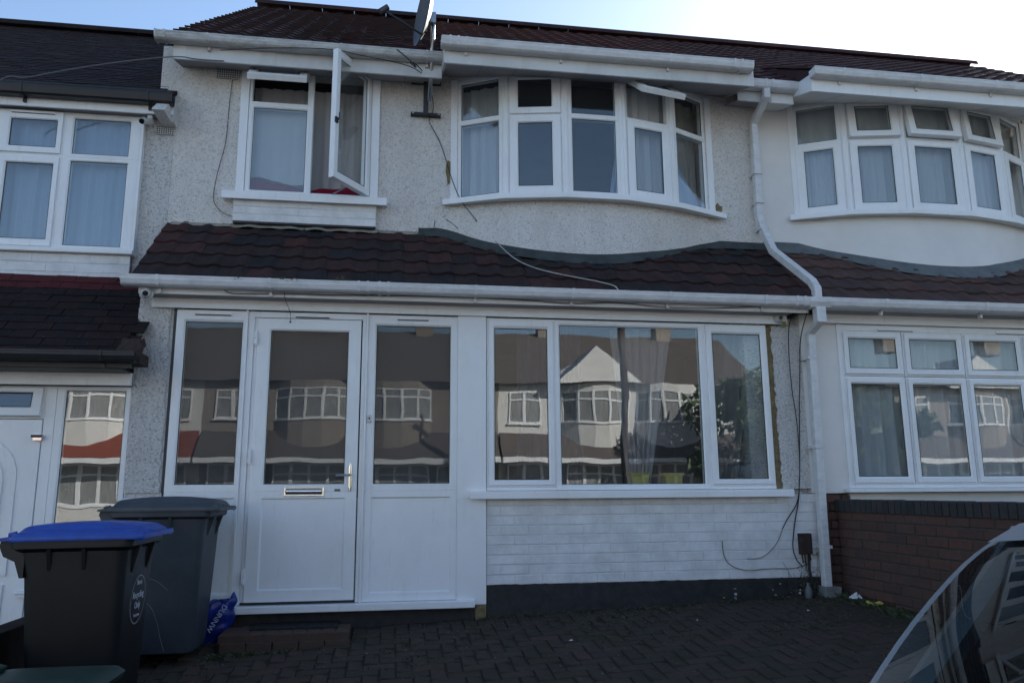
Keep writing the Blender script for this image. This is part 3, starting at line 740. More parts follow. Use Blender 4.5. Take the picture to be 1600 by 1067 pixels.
m = MB(); m.fbox(f, 1.03, 1.075, .17, 2.42, -.05, .0); m.fbox(f, 1.925, 1.955, .17, 2.42, -.05, .0); m.fbox(f, 1.075, 1.925, 2.372, 2.42, -.05, .0); m.fbox(f, 1.076, 1.104, .17, 2.371, -.05, -.012)
m.build('door_frame', 'upvc', H, bevel=.003)
m = MB(); m.fbox(f, 1.013, 1.030, .16, 2.425, .002, .022); m.build('cover_strip', 'upvc', H, bevel=.003)
m = MB(); m.fbox(f, 1.955, 1.972, .16, 2.425, .002, .022); m.build('cover_strip', 'upvc', H, bevel=.003)
m = MB(); m.fbox(f, 1.08, 1.92, .172, .188, -.045, -.004); m.build('threshold_gap', 'black_plastic', H)
m = MB(); m.box(2.70, 2.935, -.026, .05, .13, 2.425); m.build('flat_panel', 'upvc', H, bevel=.003)
m = MB(); m.box(.48, 2.84, -.085, .05, .115, .168); m.build('door_sill', 'upvc', H, bevel=.006)
for a, b in ((.62, .90), (1.39, 1.66), (2.20, 2.46)):
    q = MB(); q.fbox(f, a, b, 2.383, 2.40, .001, .014); q.build('trickle_vent', 'upvc', H); q = MB(); q.fbox(f, a+.004, b-.004, 2.376, 2.383, .001, .010); q.build('vent_slot', 'shadow_gap', H)
# door furniture
m = MB()
for k in range(10): pass
m.grid(lambda u, v: (1.862+.014*math.cos(math.pi*u)*(1 if .06 < v < .94 else .5), -.024-.014*math.sin(math.pi*u), 1.0+.215*v), 8, 12); m.build('handle_plate', 'chrome', D, smooth='all')
m = MB(); m.tube([(1.865, -.03, 1.128), (1.865, -.07, 1.128), (1.85, -.078, 1.128), (1.755, -.078, 1.124)], .0085, 8); m.build('handle', 'steel', D, smooth=True)
m = MB(); m.ring(FW(-.022), (1.365, 1.665, .968, 1.038), (1.378, 1.652, .981, 1.025), .012, .0, .004); m.build('letterbox_frame', 'chrome', D)
m = MB(); m.grid(lambda u, v: (1.380+.270*u, -.026-.008*math.sin(math.pi*v), .983+.040*v), 6, 8); m.build('letterbox_flap', 'chrome', D, smooth='all')
m = MB(); m.fbox(FW(-.022), 1.745, 1.79, 1.003, 1.02, 0, .002); m.build('door_sticker', 'cable_grey', D)
for z in (2.2, 1.27, .38):
    m = MB(); m.box(1.085, 1.102, -.05, -.02, z-.05, z-.004); m.box(1.085, 1.102, -.05, -.02, z+.002, z+.05); m.tube([(1.105, -.045, z-.06), (1.105, -.045, z+.06)], .007); m.build('hinge', 'upvc', D)
m = MB(); m.box(1.984, 2.012, -.03, -.013, 1.54, 1.60); kb = m.build('doorbell', 'camera_white', H, bevel=.002); MB().box(1.993, 2.003, -.033, -.03, 1.565, 1.58).build('button', 'lens', kb)
# front window
window(H, FW(-.012), [dict(c=(2.94, 3.515, 1.025, 2.42), g=(3.005, 3.45, 1.085, 2.33), k='sash', glass='glass_front'),
                      dict(c=(3.515, 4.84, 1.0, 2.42), g=(3.56, 4.795, 1.045, 2.372)),
                      dict(c=(4.84, 5.425, 1.025, 2.42), g=(4.915, 5.355, 1.085, 2.33), k='sash')], glass='glass_front', label='wide three light porch window')
m = MB(); m.box(2.94, 3.515, -.012, .045, 1.0, 1.0245); m.box(4.84, 5.425, -.012, .045, 1.0, 1.0245); m.build('bottom_rail', 'upvc', H)
m = MB(); m.box(2.80, 5.545, -.085, .05, .955, .997); m.box(2.80, 5.545, -.088, -.078, .935, .985); m.build('window_sill', 'upvc', H, bevel=.003)
# painted brick wall and black band
bricks(H, 2.94, 5.80, .27, .955, -.006, 'white', wb_white, seed=21, mortar='painted_mortar', mortar_rec=.005)
m = MB(); n = 60; rn = random.Random(5)
tp = [(2.94+2.86*k/n, .268+rn.uniform(-.006, .007)) for k in range(n+1)]
m.prism([(2.94, -.1), (5.80, -.1)]+list(reversed(tp)), lambda x, z: (x, -.013, z), lambda x, z: (x, .03, z)); m.build('black_plinth', 'black_paint', H)
MB().box(.2, 5.72, .045, .30, -.1, .95).build('wall_core', 'painted_mortar', H)
MB().box(.5, 2.84, .00, .04, -.15, .114).build('sill_riser', 'black_paint', H)
m = MB(); m.box(2.85, 2.935, -.02, .03, -.1, .128); m.build('foam_filler', 'expanding_foam', H)
rn = random.Random(4)
for k in range(16):       # flaked patches of paint low on the plinth
    x = rn.choice([rn.uniform(4.7, 5.3), rn.uniform(5.3, 5.6), 5.0]); z = rn.uniform(.10, .16) if k % 3 else rn.uniform(.12, .24)
    m = MB(); a = rn.uniform(.006, .018); m.add([(x+a*math.cos(t)*rn.uniform(.4, 1.3), -.0145, z+a*math.sin(t)*rn.uniform(.3, .8)) for t in [.9*j for j in range(7)]]+[(x, -.013, z)], [tuple(range(7))])
    m.build('paint_flake', 'mortar_cream' if k % 2 else 'print_white', H)
# cracks/patches on wall beside the windows
for (x0, x1, z0, z1, sd_) in ((2.625, 2.675, 3.80, 4.06, 1), (5.27, 5.34, 3.63, 3.76, 2), (2.60, 2.66, 3.60, 3.64, 3)):
    m = MB(); rn = random.Random(sd_); c = ((x0+x1)/2, (z0+z1)/2); pl = []
    for j in range(14):
        t = 6.283*j/14; rr = rn.uniform(.7, 1.15); pl.append((c[0]+(x1-x0)/2*rr*math.cos(t), c[1]+(z1-z0)/2*rr*math.sin(t)))
    m.prism(pl, lambda x, z: (x, .545, z), lambda x, z: (x, .5515, z)); m.build('bare_patch', 'expanding_foam', H)
# downpipe
def sqtube(m, pts, a=.033, b=.033):
    pts = [V3(p) for p in pts]
    rings = []
    for i, p in enumerate(pts):
        d = (pts[min(i+1, len(pts)-1)]-pts[max(i-1, 0)]).normalized()
        X = V3((1, 0, 0)); X = (X-d*X.dot(d)).normalized(); Y2 = d.cross(X).normalized(); rings.append([p+X*sx*a+Y2*sy2*b for sx, sy2 in ((-1, -1), (1, -1), (1, 1), (-1, 1))])
    vs = [q for r_ in rings for q in r_]; m.add(vs, [(i*4+k, i*4+(k+1) % 4, i*4+4+(k+1) % 4, i*4+4+k) for i in range(len(pts)-1) for k in range(4)]+[(0, 1, 2, 3), tuple((len(pts)-1)*4+k for k in range(4))])
m = MB(); sqtube(m, [(5.70, .19, 4.84), (5.70, .19, 4.74), (5.685, .46, 4.58), (5.685, .46, 4.3), (5.680, .47, 3.62), (5.685, .44, 3.50), (5.715, .30, 3.21), (5.79, -.20, 2.78), (5.79, -.262, 2.70), (5.79, -.262, 2.57)])
DP = m.build('downpipe', 'gutter_white', H, bevel=.006)
m = MB(); sqtube(m, [(5.80, -.262, 2.535), (5.80, -.262, 2.42), (5.79, -.10, 2.33), (5.785, -.085, 1.2), (5.775, -.085, .20)]); DQ = m.build('downpipe', 'gutter_white', H, bevel=.006)
m = MB(); m.box(5.757, 5.843, -.30, -.225, 2.40, 2.535); m.build('hopper', 'gutter_white', DQ, bevel=.004)
for z in (4.05, 3.75): MB().box(5.642, 5.726, .42, .55, z-.012, z+.012).build('pipe_clip', 'gutter_white', DP)
for z, p in ((3.47, .43),): MB().box(5.645, 5.731, .38, .50, z-.015, z+.015).build('pipe_clip', 'gutter_white', DP)
for z in (2.12, 1.35, .52): MB().box(5.742, 5.830, -.124, 0, z-.012, z+.012).build('pipe_clip', 'gutter_white', DQ)
MB().box(5.72, 5.86, -.16, -.02, 0, .205).build('gully_block', 'concrete', H, bevel=.006)

# ------------------------------------------------------------------ left neighbour
HL = thing('terraced_house', (-2.5, 0, -.3), 'left white terraced house with low dark tiled roofs, black gutters and an arched white door', 'house', 'terraced houses in the near row')
m = MB()
m.box(-.06, .198, .55, .8, 2.0, 4.3); m.box(-5.4, -1.95, .55, .8, 2.0, 4.3); m.box(-1.95, -.06, .55, .8, 2.0, 2.98)
m.build('upper_wall', 'pebbledash_worn', HL)
MB().box(-5.5, -5.4, .0, 8, -.3, 7).build('side_wall', 'pebbledash', HL)
f = FW(.50)
window(HL, f, [dict(c=(-.685, -.065, 3.855, 4.265), g=(-.615, -.155, 3.89, 4.215)), dict(c=(-.685, -.065, 3.025, 3.855), g=(-.615, -.155, 3.065, 3.82)),
               dict(c=(-1.235, -.685, 3.855, 4.265), g=(-1.115, -.745, 3.93, 4.175), k='sash'), dict(c=(-1.235, -.685, 3.025, 3.855), g=(-1.115, -.745, 3.105, 3.775), k='sash'),
               dict(c=(-1.9, -1.235, 3.855, 4.265), g=(-1.83, -1.30, 3.89, 4.215)), dict(c=(-1.9, -1.235, 3.025, 3.855), g=(-1.83, -1.30, 3.065, 3.82))],
       label='left upper window', vent=[(-1.12, -.76, 4.235, .02)])
m = MB(); m.box(-1.95, -.03, .43, .56, 2.985, 3.022); m.build('window_sill', 'upvc', HL, bevel=.003)
m = MB(); m.box(-.062, -.04, .49, .80, 3.02, 4.266); m.build('window_surround', 'upvc', HL)
bricks(HL, -1.95, -.055, 2.74, 2.982, .478, 'white', wb_white, seed=31, mortar='painted_mortar')
MB().box(-1.95, -.055, .51, .56, 2.70, 2.98).build('brick_panel', 'painted_mortar', HL)
vent(HL, .05, .20, 4.13, 4.205, .54)
m = MB(); m.box(-5.4, .22, .40, .42, 4.255, 4.40); m.build('fascia', 'upvc', HL)
m = MB(); m.box(-5.4, .21, .42, .55, 4.27, 4.283); m.build('soffit', 'soffit_grey', HL)
MB().box(.202, .222, .422, .548, 4.20, 4.38).build('eave_end', 'upvc_dirty', HL)
gutter(HL, -5.4, .23, .285, 4.415, 'black_plastic', brackets=(-.98, .03, -2, -3), h=.095)
r2 = MB(); zl = lambda y: 4.43+.731*(y-.36)
slab(r2, -5.4, .2, .34, zl(.34)-.01, 4.0, zl(4)-.01); slab(r2, -5.4, .2, 4.001, zl(4)-.01, 8.2, zl(4)-3.1)
RL = r2.build('roof', 'tile_left', HL); pt = plain_tile()
lay_tiles(RL, pt, 'tile_left', -5.4, .165, 33, 45, .32, zl(.32)+.004, math.atan(.731), .1, lambda r, x: r < 20 and x > -2.25, 1, seed=33)
ridge(RL, -5.4, .19, 4.0, zl(4)+.05, 'tile_left')
room(HL, -5.3, .15, .82, 4.5, 2.0, 4.28); room(HL, -5.3, .17, .07, 4.5, -.3, 1.95)
# low porch roof
zp = lambda y: 1.99+.94*(y+.36); pp = math.atan(.94)
r3 = MB(); slab(r3, -5.4, .215, -.36, zp(-.36)-.008, .50, zp(.50)-.008); PL = r3.build('porch_roof', 'tile_left', HL)
lay_tiles(PL, pt, 'tile_left', -5.4, .165, 34, 11, -.38, zp(-.38)+.004, pp, .1065, lambda r, x: x > -3.4, 1, seed=35, redtop='tile_left_red')
m = MB(); m.box(-5.4, .2, .478, .50, 2.70, 2.745); m.build('roof_gap', 'shadow_gap', HL)
rn = random.Random(12)
m = MB(); m.grid(lambda u, v: (.17+.17*u+.015*noise.noise(V3((u*6, v*6, 1))), -.37+.14*v, zp(-.37+.14*v)+.025+.03*noise.noise(V3((u*5, v*5, 3)))-.05*max(0, u-.85)*6), 8, 6)
m.box(.18, .345, -.365, -.16, 1.93, zp(-.36)+.02); m.build('mortar_verge', 'rust', PL)
gutter(HL, -5.4, .33, -.46, 2.0, 'black_plastic', brackets=(-1, .1), h=.07)
MB().box(-5.4, .29, -.36, -.33, 1.895, 2.0).build('fascia', 'black_plastic', HL)
MB().box(-5.4, .21, -.10, -.06, 1.80, 1.895).build('head_board', 'upvc', HL)
MB().box(-5.4, .21, -.33, -.10, 1.890, 1.902).build('soffit', 'black_plastic', HL)
f = FW(0)
window(HL, f, [dict(c=(-.335, .195, .28, 1.80), g=(-.272, .152, .42, 1.785-.02))], label='narrow sidelight beside the arched door', glass='glass_front')
m = MB(); m.fbox(f, -.41, -.336, -.3, 1.80, -.05, .0); m.fbox(f, -.335, .195, -.3, .279, -.05, 0); m.build('door_frame', 'upvc', HL)
window(HL, f, [dict(c=(-1.32, -.41, 1.55, 1.80), g=(-1.22, -.50, 1.635, 1.745), k='open', top=R(9))], label='tilted top light above the arched door')
# door leaf with arched light
DL = MB()
DL.fbox(FW(-.01), -1.30, -.415, .02, 1.545, -.05, 0)
dl = DL.build('door', 'upvc', HL, bevel=.004)
def arch(cx, hw, z0, zs, n=14): return [(cx-hw, z0)]+[(cx-hw*math.cos(math.pi*k/n), zs+hw*math.sin(math.pi*k/n)) for k in range(n+1)]+[(cx+hw, z0)]
def archring(o, i, y0, y1, mat, name, par):
    m = MB(); n = len(o); vs = [(x, y0, z) for x, z in o]+[(x, y1, z) for x, z in o]+[(x, y1, z) for x, z in i]+[(x, y0, z) for x, z in i]
    fs = []
    for a in range(3):
        for k in range(n): fs.append((a*n+k, a*n+(k+1) % n, (a+1)*n+(k+1) % n, (a+1)*n+k))
    m.add(vs, fs); return m.build(name, mat, par, smooth=True)
archring(arch(-.86, .31, .42, 1.12), arch(-.86, .28, .45, 1.12), -.0105, -.024, 'upvc', 'door_moulding', dl)
archring(arch(-.86, .22, .50, 1.10), arch(-.86, .185, .53, 1.10), -.0105, -.028, 'upvc', 'arch_frame', dl)
m = MB(); m.prism(arch(-.86, .187, .528, 1.10), lambda x, z: (x, -.013, z), lambda x, z: (x, -.011, z)); m.build('arched_pane', 'glass_far', dl)
m = MB(); m.tube([(-.86, -.017, .53), (-.86, -.017, 1.28)], .004); m.tube([(-1.04, -.017, 1.1), (-.68, -.017, 1.1)], .004); m.tube([(-1.04, -.017, .85), (-.68, -.017, .85)], .004); m.build('leading', 'steel', dl)
for z in (1.42, .3):
    m = MB(); m.box(-.46, -.40, -.035, -.011, z-.03, z+.012); m.tube([(-.47, -.035, z), (-.39, -.035, z)], .012); m.build('hinge', 'chrome' if z > 1 else 'upvc', dl)
MB().ring(FW(-.0105), (-1.12, -.56, .08, .36), (-1.09, -.59, .11, .33), .012, 0, .008).build('door_moulding', 'upvc', dl)

# ------------------------------------------------------------------ right neighbour
HR = thing('terraced_house', (8.5, 0, 0), 'right smooth rendered white terraced house with full net curtains and curved bay beyond the downpipe', 'house', 'terraced houses in the near row')
m = MB(); m.box(5.752, 6.16, .58, .8, 2.6, 4.98); m.box(8.86, 11.3, .58, .8, 2.6, 4.98); m.box(6.16, 8.86, .58, .8, 2.6, 2.9); m.build('upper_wall', 'smooth_render', HR)
MB().box(11.3, 11.4, 0, 8, 0, 5).build('side_wall', 'smooth_render', HR); MB().box(5.8, 11.3, 7.8, 8, 0, 5).build('rear_wall', 'smooth_render', HR)
BR = [(6.15, .60), (6.60, .365), (7.16, .255), (7.80, .255), (8.36, .37), (8.84, .60)]
lo = smoothpoly([(5.95, .582), (6.2, .58), (6.36, .54), (6.66, .40), (7.0, .28), (7.46, .225), (7.96, .26), (8.3, .40), (8.75, .58), (9.05, .582)], 2)
hi = smoothpoly([(6.05, .582), (6.15, .575)]+[(a, b+.02) for a, b in BR[1:-1]]+[(8.84, .575), (8.95, .582)], 2)
baywall(HR, lo, hi, 2.85, 3.63, 'smooth_render')
bay(HR, BR, 3.67, 4.86, [dict(top='fixed', low='sash'), dict(top='sash', low='sash', ang=R(5)), dict(top='sash', low='sash', ang=R(10)), dict(top='sash', low='sash', ang=R(7)), dict(top='fixed', low='sash')])
eave(HR, 5.785, 6.02, .26, 4.715, 4.86, .58, 4.80, 'upvc', 'smooth_render'); eave(HR, 6.04, 8.96, -.08, 4.675, 4.80, .60, 4.90, 'upvc', 'smooth_render'); eave(HR, 8.98, 11.3, .26, 4.715, 4.86, .58, 4.80, 'upvc', 'smooth_render')
for x in (6.02, 8.958):
    m = MB(); m.prism([(-.08, 4.675), (-.08, 4.84), (.30, 5.0), (.56, 5.02), (.56, 4.89)], lambda y, z: (x, y, z), lambda y, z: (x+.02, y, z)); m.build('eave_cheek', 'upvc', HR)
gutter(HR, 6.0, 9.0, -.19, 4.865, 'gutter_white', brackets=(6.3, 7.1, 7.9, 8.7)); gutter(HR, 9.0, 11.3, .14, 4.89, 'gutter_white', brackets=(9.5, 10.5))
r4 = MB(); slab(r4, 5.78, 11.4, .22, zroof(.22)-.012, 4.0, zroof(4)-.012); slab(r4, 5.78, 11.4, 4.001, zroof(4)-.012, 8.3, zroof(4)-3.15); slab(r4, 6.02, 8.98, -.12, 4.865, .95, zroof(.95)+.02)
RR = r4.build('roof', 'tile_red_flare', HR)
lay_tiles(RR, tl, 'tile_red_flare', 6.0, .205, 15, 5, -.14, 4.868, pb_, .213, lambda r, x: True, seed=41)
lay_tiles(RR, tl, 'tile_red_flare', 5.70, .205, 28, 18, .86, zroof(.86)+.012, RP, .213, lambda r, x: r < 6, seed=42)
lay_tiles(RR, tl, 'tile_red_flare', 8.98, .205, 12, 4, .20, zroof(.20)+.005, RP, .213, lambda r, x: True, seed=43)
ridge(RR, 5.78, 11.4, 4.0, zroof(4)+.06, 'tile_red_flare')
r5 = MB(); slab(r5, 5.762, 11.4, -.25, roofz(-.25)-.01, .58, roofz(.58)-.01, .05); QR = r5.build('porch_roof', 'tile_right', HR)
lay_tiles(QR, tl, 'tile_right', 5.74, .205, 27, 5, -.27, roofz(-.27)+.008, PIT, .218, lambda r, x: True, seed=44, skip=lambda x, y: y > .42 and 6.5 < x < 8.5)
strip(QR, [(5.78, .55), (6.2, .55), (6.36, .52), (6.66, .38), (7.0, .27), (7.46, .215), (7.96, .25), (8.3, .39), (8.75, .55), (9.2, .57), (11.3, .57)], .10, 'lead', 'lead_flashing')
gutter(HR, 5.90, 11.4, -.31, 2.612, 'gutter_white', brackets=(6.42, 7.4, 8.4, 9.4), unions=())
m = MB(); m.xprism([(-.316, 2.618), (-.316, 2.575), (-.29, 2.528), (-.2, 2.528), (-.2, 2.618)], 5.70, 5.90); m.build('gutter_outlet', 'gutter_white', HR, bevel=.004)
MB().box(5.86, 11.4, -.19, -.17, 2.535, 2.60).build('fascia', 'upvc', HR)
MB().box(5.86, 11.4, -.168, -.05, 2.53, 2.542).build('soffit', 'soffit_grey', HR)
MB().box(5.90, 11.4, -.052, -.03, 2.45, 2.53).build('head_board', 'upvc', HR)
m = MB(); m.box(5.752, 6.11, 0, .55, .96, 2.53); m.box(8.60, 11.3, 0, .55, .9, 2.53); m.box(6.11, 8.60, 0, .3, 0, .96); m.build('lower_wall', 'smooth_render', HR)
m = MB(); m.box(5.80, 6.03, .03, .5, 0, .96); m.build('brick_pier', 'brick_mortar', HR)
bricks(HR, 5.80, 6.10, 0, .95, .004, 'red', wb_red, seed=45)
ls = []
for k, (a, b) in enumerate(((6.135, 6.73), (6.735, 7.34), (7.345, 7.95), (7.955, 8.56))):
    ls.append(dict(c=(a, b, 1.985, 2.39), g=(a+.068, b-.068, 2.055, 2.32), k='sash')); ls.append(dict(c=(a, b, 1.03, 1.98), g=(a+.062, b-.068, 1.10, 1.91), k='sash'))
window(HR, FW(-.012), ls, label='four bay wide lower window', vent=[(6.5, 6.86, 2.408, .0), (7.7, 8.05, 2.408, 0)])
m = MB(); m.fbox(FW(-.012), 6.10, 6.134, 1.0, 2.45, -.05, .004); m.fbox(FW(-.012), 8.561, 8.60, 1.0, 2.45, -.05, .004); m.fbox(FW(-.012), 6.134, 8.561, 2.391, 2.45, -.05, 0); m.fbox(FW(-.012), 6.134, 8.561, 1.0, 1.029, -.05, 0); m.build('window_surround', 'upvc', HR)
m = MB(); m.box(6.05, 8.64, -.09, .02, .965, .998); m.build('window_sill', 'upvc', HR, bevel=.003)
room(HR, 5.9, 11.2, .31, 4.5, .1, 2.5); room(HR, 5.9, 11.2, .82, 4.5, 2.72, 4.95)
MB().box(6.08, 8.94, .30, .82, 4.935, 4.95).build('bay_ceiling', 'room', HR)

# ------------------------------------------------------------------ curtains and things inside
gN = 'net curtains behind the windows'
curtain('pleated pale blue net curtain behind the far left upper window', FW(.50), -1.9, -.08, 3.04, 4.24, -.10, 'net_blue', 13, .020, group=gN, name='net_curtain')
curtain('white bedsheet curtain in the lower left pane of the window with the open casement', FW(.53), .84, 1.40, 3.7, 4.46, -.10, 'net_white', 3, .006, hem=lambda a: 3.78+.03*math.sin(a*5+1), name='curtain')
curtain('grey-beige curtain hanging in the window behind the open casement', FW(.53), .84, 1.95, 3.70, 4.74, -.20, 'curtain_grey', 9, .018, hem=lambda a: 3.70+.02*math.sin(a*9))
m = MB(); m.grid(lambda u, v: (.82+1.12*u, .575+.03*v+.006*math.sin(u*40), 3.62+v*(.12+.035*math.sin(u*7+1)+.012*math.sin(u*23))), 50, 8); tag(m.build('blanket', 'red_cloth', None, smooth='all', loc=(1.4, .7, 3.6)), 'crumpled dark red blanket on the sill inside the left bedroom window', 'blanket')
# curtains following the bays
def bayfr(BN, i):
    a, b = BN[i], BN[i+1]; U = V3((b[0]-a[0], b[1]-a[1], 0)); ln = U.length; U.normalize(); return Fr((a[0], a[1], 0), U, V3((U.y, -U.x, 0))), ln
fr, ln = bayfr(BN, 0)
curtain('bunched white curtain in the leftmost pane of the middle bay window', fr, .04, ln-.02, 3.66, 4.80, -.12, 'net_white', 4, .03)
fr, ln = bayfr(BN, 2)
curtain('narrow edge of pale curtain at the right of the centre bay pane', fr, ln-.13, ln+.04, 3.66, 4.3, -.10, 'net_blue', 2, .02, gather=lambda a, b: a*(1-.65*b)+.65*b)
fr, ln = bayfr(BN, 3)
curtain('white curtain in the middle bay pane below the propped open sash', fr, .0, ln, 3.66, 4.82, -.11, 'net_white', 4, .022)
fr, ln = bayfr(BN, 4)
curtain('pale blue cloth draped diagonally in the rightmost pane of the middle bay', fr, .0, ln, 3.66, 4.25, -.08, 'net_blue', 2, .012, gather=lambda a, b: a*(1-.9*b))
curtain('cream curtain swept aside in the rightmost pane of the middle bay', fr, .02, ln, 3.66, 4.82, -.16, 'curtain_cream', 4, .025, gather=lambda a, b: a*(.75+.25*b)+.25*(1-b))
for i in range(5):
    fr, ln = bayfr(BR, i)
    curtain(['leftmost', 'second from left', 'centre', 'second from right', 'rightmost'][i]+' white net curtain panel in the right bay window', fr, .0, ln, 3.69, 4.83, -.09, 'net_white', 6, .010, group=gN, name='net_curtain', seed=i)
for i, (a, b) in enumerate(((6.16, 6.74), (6.74, 7.34), (7.34, 7.95), (7.95, 8.55))):
    curtain(['leftmost', 'second from left', 'third from left', 'rightmost'][i]+' grey net curtain in the lower window of the right house', FW(0), a, b, 1.06, 2.37, -.09, 'net_white', 4, .022, group=gN, name='net_curtain', seed=i+9)
for i, (a, b) in enumerate(((.52, 1.02), (1.12, 1.90), (2.0, 2.68))):
    m = MB(); m.grid(lambda u, v: (a+(b-a)*u, .075+.002*math.sin(u*9+v*3), .98+1.42*v), 20, 8)
    tag(m.build('window_blind', 'blind_grey', None, smooth='all', loc=((a+b)/2, .075, .98), recalc=False), ['fine mesh grey screen behind the narrow glass left of the front door', 'fine mesh grey screen behind the glass of the front door', 'fine mesh grey screen behind the glass right of the front door'][i], 'blind', 'grey mesh screens inside the porch')
curtain('dark sheer curtain at the left pane of the wide porch window', FW(0), 3.22, 3.52, 1.04, 2.40, -.16, 'sheer_dark', 4, .025)
curtain('grey sheer curtain gathered left of centre in the wide porch window', FW(0), 3.55, 3.78, 1.04, 2.40, -.16, 'sheer_dark', 4, .03)
curtain('grey sheer curtain bunched in the middle of the wide porch window', FW(0), 4.05, 4.62, 1.04, 2.38, -.18, 'curtain_grey', 7, .03, gather=lambda a, b: .35+(a-.35)*(.35+.65*b))
curtain('pale sheer curtain swept left in the right pane of the wide porch window', FW(0), 4.86, 5.40, 1.04, 2.40, -.15, 'net_grey', 5, .025, gather=lambda a, b: a*(.5+.5*b))
for x in (4.26, 4.56):
    m = MB(); m.prism([(x-.065, 1.02), (x+.065, 1.02), (x+.08, 1.135), (x-.08, 1.135)], lambda a, z: (a, .10, z), lambda a, z: (a, .22, z)); m.ring(Fr((0, .09, 0), (1, 0, 0), (0, -1, 0)), (x-.086, x+.086, 1.12, 1.14), (x-.07, x+.07, 1.123, 1.137), .0, -.14, .002)
    o = tag(m.build('plastic_tub', 'yellow_paint', None, loc=(x, .16, 1.0)), ('left' if x < 4.4 else 'right')+' one of two yellow plastic tubs on the sill inside the wide porch window', 'tub', 'yellow tubs inside the porch')

# ------------------------------------------------------------------ garden walls
GW = thing('garden_wall', (6.05, -2.4, 0), 'red brick garden wall with dark brick-on-edge coping on the right of the driveway', 'wall')
MB().box(5.968, 6.14, -4.6, -.01, -.4, .81).build('wall_core', 'brick_mortar', GW)
rn = random.Random(51); n = 12; ch = .075
for r_ in range(n):
    zc = .81-(r_+.5)*ch; y = -.01+(-.1125 if r_ % 2 else 0)
    y = -.01 if r_ % 2 == 0 else .1025
    while y > -4.55:
        a, b = min(y, -.012), max(y-.225, -4.6)
        if a-b > .03 and zc > gz(5.9, (a+b)/2)-.08:
            inst(rn.choice(wb_red), 'brick', GW, (5.982+rn.uniform(-.0012, .0012), (a+b)/2, zc), (0, rn.uniform(-.005, .005), R(-90)), ((a-b-.012)/.215, 1, (ch-.011)/.065))
        y -= .225
cm = [bright(.215, .065, .1, .005, 60+i, 'z+').mesh('coping_brick', mat='coping_brick') for i in range(3)]
y = -.045
MB().box(5.965, 6.145, -4.6, -.01, .811, .895).build('coping_bed', 'brick_mortar', GW)
while y > -4.55:
    inst(rn.choice(cm), 'coping_brick', GW, (6.055, y, .858+rn.uniform(-.0015, .0015)), (0, 0, rn.uniform(-.012, .012))); y -= .0745
LW_ = thing('garden_wall', (.08, -1.4, -.2), 'low dark brown wall behind the blue lidded bin between the two front gardens', 'wall')
MB().box(.02, .14, -3.2, -.02, -.6, .235).build('wall_core', 'fence_dark', LW_)
cw = bright(.22, .13, .04, .004, 77, 'z+').mesh('coping_brick', mat='fence_dark'); y = -.14
while y > -3.15: inst(cw, 'coping_brick', LW_, (.08, y, .256), (0, 0, R(90))); y -= .223

# ------------------------------------------------------------------ step and mat
ST = thing('doorstep', (1.46, -.25, -.1), 'low block paved doorstep below the front door', 'step')
MB().box(1.02, 1.91, -.43, -.03, -.3, -.018).build('step_core', 'joint_soil', ST)
sm = [bright(.2, .098, .055, .005, 90+i, 'z+').mesh('step_block', mat='step_brick') for i in range(3)]
sf = [bright(.098, .055, .062, .005, 95+i, 'y-').mesh('step_block', mat='step_brick') for i in range(3)]
rn = random.Random(6)
for k in range(9):
    inst(rn.choice(sm), 'step_block', ST, (1.07+k*.0985, -.34, .004), (0, 0, R(90)+rn.uniform(-.02, .02)))
for k in range(4):
    for x in (1.07, 1.858) : inst(rn.choice(sm), 'step_block', ST, (x if x < 1.5 else 1.858, -.19+k*.0, .0035+k*.0), (0, 0, R(90))) if k == 0 else None
for x in (1.168, 1.266, 1.365, 1.463, 1.562, 1.66, 1.759): inst(rn.choice(sm), 'step_block', ST, (x, -.135, .003), (0, 0, R(90)+rn.uniform(-.02, .02)))
for k in range(5): inst(rn.choice(sf), 'step_block', ST, (1.12+k*.1775, -.445, -.052), (0, 0, rn.uniform(-.01, .01)), (1.75, .5, 1))
m = MB(); m.box(1.20, 1.82, -.29, -.03, .032, .042)
MT = tag(m.build('doormat', 'rubber_mat', None, loc=(1.5, -.15, .03)), 'black ribbed rubber mat on the doorstep', 'doormat')
m = MB()
for k in range(30): x = 1.21+.6*k/29; m.box(x-.006, x+.006, -.285, -.035, .042, .046)
m.build('mat_rib', 'rubber_mat', MT)

# ------------------------------------------------------------------ wheelie bins
def text_mesh(body, size, shear=0, ext=.0006):
    cu = bpy.data.curves.new('lettering', 'FONT'); cu.body = body; cu.size = size; cu.align_x = 'CENTER'; cu.align_y = 'CENTER'; cu.extrude = ext; cu.resolution_u = 3; cu.shear = shear
    o = bpy.data.objects.new('tmp_text', cu); COL.objects.link(o); bpy.context.view_layer.update()
    me = bpy.data.meshes.new_from_object(o.evaluated_get(bpy.context.evaluated_depsgraph_get())); bpy.data.objects.remove(o); me.name = 'lettering'
    me.materials.clear(); me.materials.append(MAT['print_white']); return me
def rrect(cx, cy_, hx, hy, r, n=5):
    p = []
    for sx, sy2, a0 in ((1, 1, 0), (-1, 1, 90), (-1, -1, 180), (1, -1, 270)):
        for k in range(n+1):
            a = R(a0+90*k/n); p.append((cx+sx*(hx-r)+r*math.cos(a), cy_+sy2*(hy-r)+r*math.sin(a)))
    return p
def loftz(m, rings, cap=True):
    n = len(rings[0][0]); vs = [(x, y, z) for p, z in rings for x, y in p]
    m.add(vs, [(i*n+k, i*n+(k+1) % n, (i+1)*n+(k+1) % n, (i+1)*n+k) for i in range(len(rings)-1) for k in range(n)]+([tuple(range(n-1, -1, -1)), tuple((len(rings)-1)*n+k for k in range(n))] if cap else []))
